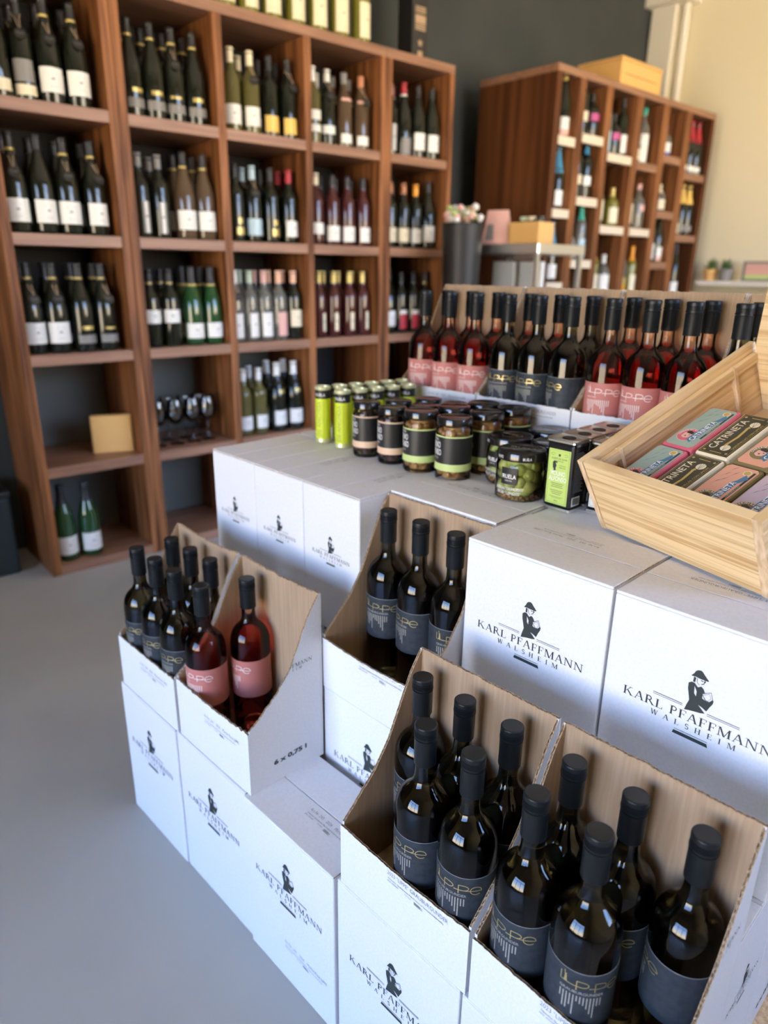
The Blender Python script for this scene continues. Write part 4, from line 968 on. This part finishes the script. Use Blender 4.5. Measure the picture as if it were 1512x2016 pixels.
        m = MB(); m.lathe([(0, .003), (R0 - .003, .003), (R0 - .002, 0), (R0, .002), (R0, .008), (R0 - .001, .011), (R0 - .001, .012)], 'paleyellow', 24); m.lathe([(R0 - .001, .012), (R0 - .001, H - .028)], 'yellow', 24); m.lathe([(R0 - .001, H - .028), (R0 - .001, H - .008)], 'black', 24)
        m.lathe([(R0 - .001, H - .008), (R0, H - .006), (R0, H - .001), (R0 - .001, H), (R0 - .0025, H - .001), (R0 - .003, H - .004), (0, H - .004)], 'paleyellow', 24); m.obj('can_body', r, 40)
        m = MB(); q = R0 - .0008; P = text('IRUELA', .007, .012, w=.026, x=-.013, y=H - .022); wrap(m, P, 'white', q)
        P = text('DE ANCHOA', .010, .012, w=.084, x=.002, y=.018, rot=PI / 2); wrap(m, P, 'olivegreen', q)
        for x in (-.013, .008): wrap(m, [rect(x, .020 + i * .006, x + .0018, .023 + i * .006) for i in range(14)], 'c_gold', q)
        m.obj('printed_name', r)
        m = MB(); m.lathe([(.0045, H - .0036), (.0065, H - .0034), (.0065, H - .0026), (.0045, H - .0026)], 'metal', 12, -.004, 0); m.box(-.004, .010, -.002, .002, H - .0036, H - .0028, 'metal'); m.obj('ring_pull', r)
    KIDS(r); return r
JP = {k: jar_proto(k) for k in ('brown', 'darkjar', 'green', 'can')}
def jar(kind, x, y, label, group, delta, z=ZT, cat='jar'):
    r = dup(JP[kind]); tag(r, label, cat, group); d = math.atan2(CAM.y - y, CAM.x - x)
    place(r, (x, y, z + .0003), d + math.radians(delta) + PI / 2); r.name = {'can': 'drink_can', 'brown': 'olive_jar', 'darkjar': 'olive_jar', 'green': 'olive_jar'}[kind]; return r
ROW4 = ['front', 'second', 'third', 'fourth', 'fifth', 'sixth']
for ci, x in enumerate((.118, .190)):
    for k in range(6):
        y = .516 + k * .0445
        if x + .02 > .150 and y + .02 > .742: continue
        jar('can', x + .012 * k * (1 if ci == 0 else 1) * .8, y, 'slim yellow green can, %s row, %s column' % (ROW4[k], ('outer', 'inner')[ci]), 'slim yellow green cans', -20 + J(6), cat='can')
for ci, x in enumerate((.276, .357)):
    for k, y in enumerate((.513, .582, .651, .708)):
        if k == 3 and ci == 0: pass
        jar('darkjar', x + (.030 * k if k < 3 else .085), y, 'tall jar of black olives with beige band, %s row, %s column' % (ROW4[k], ('outer', 'inner')[ci]), 'jars of black olives', -48 + J(6)) if k < 3 else None
for ci, x in enumerate((.440, .531)):
    for k, y in enumerate((.514, .600, .684)):
        if ci == 0: jar('brown', x + .015 * k, y, 'tall jar of brown olives with green band, %s row, %s column' % (ROW4[k], ('outer', 'inner')[ci]), 'jars of brown olives', -50)
        elif k == 0: jar('brown', x, y, 'tall jar of brown olives with green band, nearest and clearest, beside the green olives', 'jars of brown olives', -50)
        else: jar('brown', x + .008 * k, y + .006, 'tall jar of brown olives with green band, %s row, %s column' % (ROW4[k], ('outer', 'inner')[ci]), 'jars of brown olives', -50)
jar('green', .6985, .508, 'squat jar of green olives in front, beside the oil tin', 'squat jars of green olives', -22)
jar('green', .6175, .602 - .018, 'squat jar of green olives behind, between brown jar and front jar', 'squat jars of green olives', -40)
jar('green', .712, .602, 'squat olive jar half hidden behind the front one', 'squat jars of green olives', -30)
jar('green', .640, .690, 'squat olive jar in the back row, its black lid showing lettering', 'squat jars of green olives', -30)
for p_ in JP.values(): kill(p_)
# oil tins
def tin_proto(colr):
    r = thing('oil_tin'); w, d, H = .056, .0440, .126
    m = MB(); m.box(0, w, 0, d, .003, H - .004, 'tin'); m.obj('tin_body', r, bevel=.006)
    m = MB(); m.box(-.001, w + .001, -.001, d + .001, H - .006, H, 'metal'); m.box(-.0008, w + .0008, -.0008, d + .0008, 0, .004, 'metal'); m.obj('metal_rim', r, bevel=.0045)
    m = MB(); m.box(.0025, w - .0025, .0025, d - .0025, H, H + .0002, 'metal')
    rim = []
    for a0 in (0, 1, 2, 3):
        cx, cy = (w - .006, d - .006) if a0 == 0 else (.006, d - .006) if a0 == 1 else (.006, .006) if a0 == 2 else (w - .006, .006)
        rim += [(cx + .006 * math.cos(PI / 2 * a0 + PI / 2 * t / 3), cy + .006 * math.sin(PI / 2 * a0 + PI / 2 * t / 3), H + .0008) for t in range(4)]
    m.tube(rim + [rim[0]], .0019, 'metal', 6); m.obj('raised_lip', r, 50)
    m = MB(); m.lathe([(.0115, H + .0002), (.0122, H + .0010), (.0114, H + .0018), (.0100, H + .0012), (0, H + .0014)], 'c_dark', 20, w * .52, d * .5); m.obj('pour_cap', r, 40)
    m = MB(); lab = 'green' if colr == 'green' else 'c_white'; m.box(.006, w - .006, -.0007, -.0003, .010, H - .017, lab)
    P = stroke([(.0085, .0125), (w - .0085, .0125), (w - .0085, H - .0195), (.0085, H - .0195), (.0085, .0125)], .0004); k_ = 'ink'
    P += text('ACEITE DE OLIVA', .0030, .004, w=.032, x=.012, y=.091) + text('VIRGEN EXTRA', .0018, 0, w=.018, x=.019, y=.0875) + text('250 ml', .0024, .004, w=.007, x=.0245, y=.0155)
    P += text('CORNICABRA', .0018, 0, w=.014, x=.0285, y=.080) + text('ARBEQUINA', .0018, 0, w=.014, x=.0285, y=.0765)
    for i, wd in enumerate((.026, .022, .024, 0, .026, .022, .018)):
        if wd: P.append(rect(w / 2 - wd / 2, .0475 - i * .0032, w / 2 + wd / 2, .0483 - i * .0032))
    P += [rect(.014, .0235, w - .014, .0240), rect(.018, .0215, w - .018, .0219)]
    P += [[(.0165, .0745), (.020, .0740), (.0225, .0765), (.0235, .080), (.0215, .0845), (.0180, .0850), (.0155, .0825)], [(.0145, .0835), (.0250, .0855), (.0250, .0870), (.0180, .0880)], [(.0175, .0700), (.0230, .0715), (.0215, .0760), (.0185, .0755)]]
    P += stroke(arc(.015, H - .026, .004, .002, 0, 300, 8), .0004) + stroke(arc(w - .015, H - .026, .004, .002, 180, -120, 8), .0004) + [rect(w / 2 - .002, H - .029, w / 2 + .002, H - .025)]
    flat(m, P, k_, (0, -.0008, 0), (1, 0, 0), (0, 0, 1), .0001)
    Wt = text('MOLINO', .0085, .014, w=.029, x=.0135, y=.0625) + text('ALFONSO', .0085, .014, w=.036, x=.0100, y=.0525)
    flat(m, Wt, 'white' if colr == 'green' else 'ink', (0, -.0008, 0), (1, 0, 0), (0, 0, 1), .0003); m.obj('front_label', r)
    m = MB(); P = [rect(.007 + .0 * i, .105 - i * .0026, .007 + .030 * (.7 + .3 * ((i * 7) % 5) / 5), .1062 - i * .0026) for i in range(28)]
    flat(m, P, 'inkgrey', (w, 0, 0), (0, 1, 0), (0, 0, 1), .0006); m.box(w + .0001, w + .0004, .006, .030, .010, .026, 'c_white')
    flat(m, [rect(.008 + i * .0016, .012, .0087 + i * .0016 + .0003 * (i % 3), .0245) for i in range(13)], 'ink', (w, 0, 0), (0, 1, 0), (0, 0, 1), .0007); m.obj('side_print', r)
    KIDS(r); return r
for colr in ('green', 'white'):
    tp = tin_proto(colr)
    spots = [(.756, .4985 + i * .0505, 'first column', i) for i in range(4)] if colr == 'green' else [(.8235, .532 + i * .0525, 'second column', i) for i in range(4)]
    for x, y, cn, i in spots:
        lb = ('black oil tin with light green label, front of the row beside the olive jar' if i == 0 else 'black oil tin, %s back in the column behind the green labelled tin' % ROW4[i]) if colr == 'green' else ('black oil tin with pale label, partly hidden by the pine tray' if i == 0 else 'black oil tin, %s back in the column beside the pine tray' % ROW4[i])
        r = dup(tp); tag(r, lb, 'tin', 'black oil tins in two columns'); place(r, (x, y, ZT + .0003), -.03); r.name = 'oil_tin'
    kill(tp)

# ------------------------------------------------------------------ pine tray with sardine tins, tipped towards the shopper
CO = Vector((.902, .465, .855)); ex = Vector((.95909742, -.28307621, 0)); ey = Vector((.25647424, .86896663, .4232233)); ez = Vector((-.11980445, -.40591237, .90602541))
CM = Matrix(((ex.x, ey.x, ez.x, CO.x), (ex.y, ey.y, ez.y, CO.y), (ex.z, ey.z, ez.z, CO.z), (0, 0, 0, 1)))
tray = thing('wooden_tray', 'long pine display tray of sardine tins, tipped up at the back', 'tray'); tray.matrix_world = CM
w, L_, H = .278, .398, .130; t_ = .011
m = MB(); v = [(.001, 0, .001), (w - .001, 0, .001), (w + .002, -.004, H), (-.008, -.004, H), (.001, t_, .001), (w - .001, t_, .001), (w + .002, t_, H), (-.008, t_, H)]
for q in ((0, 1, 2, 3), (5, 4, 7, 6), (3, 2, 6, 7), (1, 0, 4, 5), (0, 3, 7, 4), (2, 1, 5, 6)): m.face([v[i] for i in q], 'pine')
m.obj('front_board', tray)
def side(x0, x1, lean, name):
    m = MB(); v = [(x0, -.001, 0), (x1, -.001, 0), (x1 + lean, -.005, H + .001), (x0 + lean, -.005, H + .001), (x0, L_, 0), (x1, L_, 0), (x1 + lean, L_, H + .001), (x0 + lean, L_, H + .001)]
    for q, k in (((0, 1, 2, 3), 'pineend'), ((5, 4, 7, 6), 'pineend'), ((3, 2, 6, 7), 'pineside'), ((1, 0, 4, 5), 'pineside'), ((4, 0, 3, 7), 'pineside'), ((1, 5, 6, 2), 'pineside')): m.face([v[i] for i in q], k)
    return m.obj(name, tray)
s1 = side(-.010, .0005, -.010, 'side_board'); s2 = side(w, w + .014, .003, 'side_board')
m = MB(); m.box(0, w, t_, L_ - .001, 0, .008, 'pineside'); m.obj('bottom_board', tray)
m = MB(); m.box(0, w, L_ - .012, L_, 0, H, 'pine'); k = .115
v = [(x + (.004 if z > H else 0), y + (z - H) * .467, z) for z in (H, H + k) for x, y in ((0, L_ - .012), (w, L_ - .012), (w, L_), (0, L_))]
for q in ((4, 5, 6, 7), (0, 1, 5, 4), (1, 2, 6, 5), (2, 3, 7, 6), (3, 0, 4, 7)): m.face([v[i] for i in q], 'pine')
m.obj('back_board', tray)
m = MB(); m.box(-.0085, -.0015, t_, L_ - .012, H - .014, H - .0105, 'knot', Matrix.Identity(4)); m.obj('rabbet_line', tray) if False else None
for y in (.060, .326):
    m = MB(); m.box(-.0065, .0035, y, y + .006, .009, H - .012, 'pineend'); m.obj('divider_strip', tray)
    m = MB(); m.box(w - .0035, w - .0002, y, y + .006, .009, H - .012, 'pineend'); m.obj('divider_strip', tray)
m = MB(); m.box(-.0075, .0022, t_, L_ - .012, .100, .1175, 'pineside'); m.obj('inner_rail', tray, bevel=.0012)
for y, z in ((.030, .092), (.030, .040)):
    m = MB(); T = Matrix.Translation((w + .0165, y, z)) @ Matrix.Rotation(PI / 2, 4, 'Y'); m.lathe([(0, .0006), (.0042, .0006), (.0046, -.002)], 'knot', 16)
    m.v = [tuple(T @ Vector(p)) for p in m.v]; m.obj('screw_hole', s2)
m = MB(); m.prism([(.075, .055), (.105, .046), (.112, .043), (.104, .043), (.080, .051)], -.0045, -.0038, 'knot', Matrix.Rotation(PI / 2, 4, 'X')); 
M['c_dkgreen'] = mat('black_green_wrapper', (.035, .035, .022), .5); M['c_seafoam'] = mat('seafoam_wrapper', (.30, .40, .34), .5); M['c_peach'] = mat('peach_wrapper', (.72, .36, .25), .5)
M['c_lilac'] = mat('lilac_wrapper', (.55, .45, .52), .5); M['c_rosered'] = mat('rose_red_border', (.58, .12, .17), .5); M['c_olivebrown'] = mat('olive_brown_border', (.20, .15, .06), .5); M['c_banner'] = mat('blue_banner', (.06, .18, .32), .5)
def sardine(kind, name='sardine_tin'):
    w, l, h = .0570, .1185, .0270; r = thing(name)
    border, field, seal = {'sea': ('c_rosered', 'c_seafoam', 'c_rosered'), 'black': ('c_cream', 'c_dkgreen', None), 'peach': ('c_olivebrown', 'c_peach', 'c_olivebrown'), 'lilac': ('c_olivebrown', 'c_lilac', 'c_olivebrown')}[kind]
    m = MB(); m.box(0, w, 0, l, 0, h, border); m.obj('wrapped_tin', r, bevel=.004)
    m = MB(); z = h + .0001
    def put(P, k, lift): flat(m, P, k, (0, 0, z + lift), (1, 0, 0), (0, 1, 0), 0)
    b = .0035; c_ = .005 if kind != 'black' else 0.0
    rr = [(b + c_, b), (w - b - c_, b), (w - b, b + c_), (w - b, l - b - c_), (w - b - c_, l - b), (b + c_, l - b), (b, l - b - c_), (b, b + c_)] if c_ else rect(b, b, w - b, l - b)
    put([rr], field, 0)
    if kind == 'black':
        put(stroke([(.006, .006), (w - .006, .006), (w - .006, l - .006), (.006, l - .006), (.006, .006)], .0005), 'c_gold', .0002)
        put(text('CATRINETA', .0125, .010, w=.082, x=.0215, y=.0175, rot=PI / 2), 'c_cream', .0002)
        put(stroke([(.031, .030), (.034, .055), (.032, .080)], .004, .004) + [[(.031, .026), (.036, .026), (.034, .034)], [(.029, .078), (.036, .082), (.031, .086)]], 'c_gold', .0002)
        for cy in (.024, .092): put([arc(.036, cy, .0075, .0075, 0, 360, 16)[:-1]], 'c_cream', .0003); put(stroke([(.036, cy - .007), (.032, cy + .006)], .0005) + stroke([(.036, cy - .007), (.036, cy + .007)], .0005) + stroke([(.036, cy - .007), (.040, cy + .006)], .0005), 'c_dkgreen', .0004)
        put(text('SARDINILLAS CON LIMÓN', .0042, 0, w=.070, x=.0490, y=.024, rot=PI / 2), 'c_gold', .0003)
        put([rect(.020, .0090, .040, .0105), rect(.020, l - .0115, .040, l - .010)] + [arc(x, y, .0022, .0022, 0, 360, 8)[:-1] for x in (.010, w - .010) for y in (.011, l - .011)], 'c_gold', .0003)
    else:
        put([arc(.024, .034, .0175, .0175, 0, 360, 24)[:-1]], seal, .0002); put(stroke(arc(.024, .034, .0172, .0172, 0, 360, 24), .0005), 'c_cream', .0003)
        for i, ch in enumerate('CONSERVEIRA GALEGA'):
            if ch == ' ': continue
            a = math.radians(195 - i * 12.2); put(text(ch, .0034, .01, x=.024 + .0128 * math.cos(a), y=.034 + .0128 * math.sin(a), rot=a - PI / 2), 'white', .0004)
        put([[(.015, .028), (.021, .024), (.028, .026), (.031, .034), (.028, .041), (.020, .042), (.015, .037)]], 'c_pink', .0004)
        put([[(.018, .038), (.029, .036), (.030, .041), (.022, .045), (.017, .042)], [(.019, .030), (.023, .028), (.022, .032)], [(.025, .032), (.028, .033), (.026, .035)]], 'c_dark', .0005)
        put([[(.030, .022), (.039, .016), (.043, .030), (.043, .078), (.050, .092), (.042, .100), (.038, .084), (.034, .078), (.030, .040)]], 'c_banner', .0005)
        put(text('CATRINETA', .0092, .012, w=.058, x=.0420, y=.0215, rot=PI / 2), 'white', .0007)
        put([rect(.0475, .030, .0510, .108)], 'ink', .0003); put(text('SARDINILLAS', .0022, 0, w=.030, x=.0502, y=.045, rot=PI / 2), 'c_cream', .0005)
        put([arc(.040, .104, .0062, .0062, 0, 360, 16)[:-1]], 'c_cream', .0003); put([arc(.040, .104, .0048, .0048, 0, 360, 16)[:-1]], 'c_gold', .0004)
        for i, (a_, b_) in enumerate(((.010, .062), (.016, .070), (.012, .082), (.022, .086), (.014, .096))): put([[(a_, b_), (a_ + .003, b_ + .008), (a_ + .0085, b_ + .018), (a_ + .004, b_ + .012)]], 'c_banner' if kind == 'sea' else 'inkgrey', .0003)
    m.obj('wrapper_print', r); KIDS(r); return r
SN = {'sea': 'seafoam green sardine tin with rose border', 'black': 'black and gold sardine tin', 'peach': 'peach sardine tin with olive border', 'lilac': 'lilac sardine tin with olive border'}
for c, kind in enumerate(('sea', 'black', 'peach', 'lilac')):
    sp_ = sardine(kind)
    for rw in range(2):
        for lay in range(3):
            r = dup(sp_)
            tag(r, (SN[kind] + (', in the row next to the front board' if rw == 0 else ', in the row farther up the tray')) if lay == 2 else 'sardine tin stacked out of sight under the %s ones' % kind.replace('sea', 'seafoam'), 'tin', 'sardine tins in the pine tray' if lay == 2 else 'sardine tins hidden under the %s ones' % kind)
            x = .0135 + c * .0640 - (.0 if c < 3 else .003); y = .0125 + rw * .1215
            r.matrix_world = CM @ Matrix.Translation((x + (J(.0008) if lay == 2 else 0), y, .0084 + lay * .0276)) @ Matrix.Rotation(0 if lay < 2 else J(.012), 4, 'Z'); r.name = 'sardine_tin'
    kill(sp_)
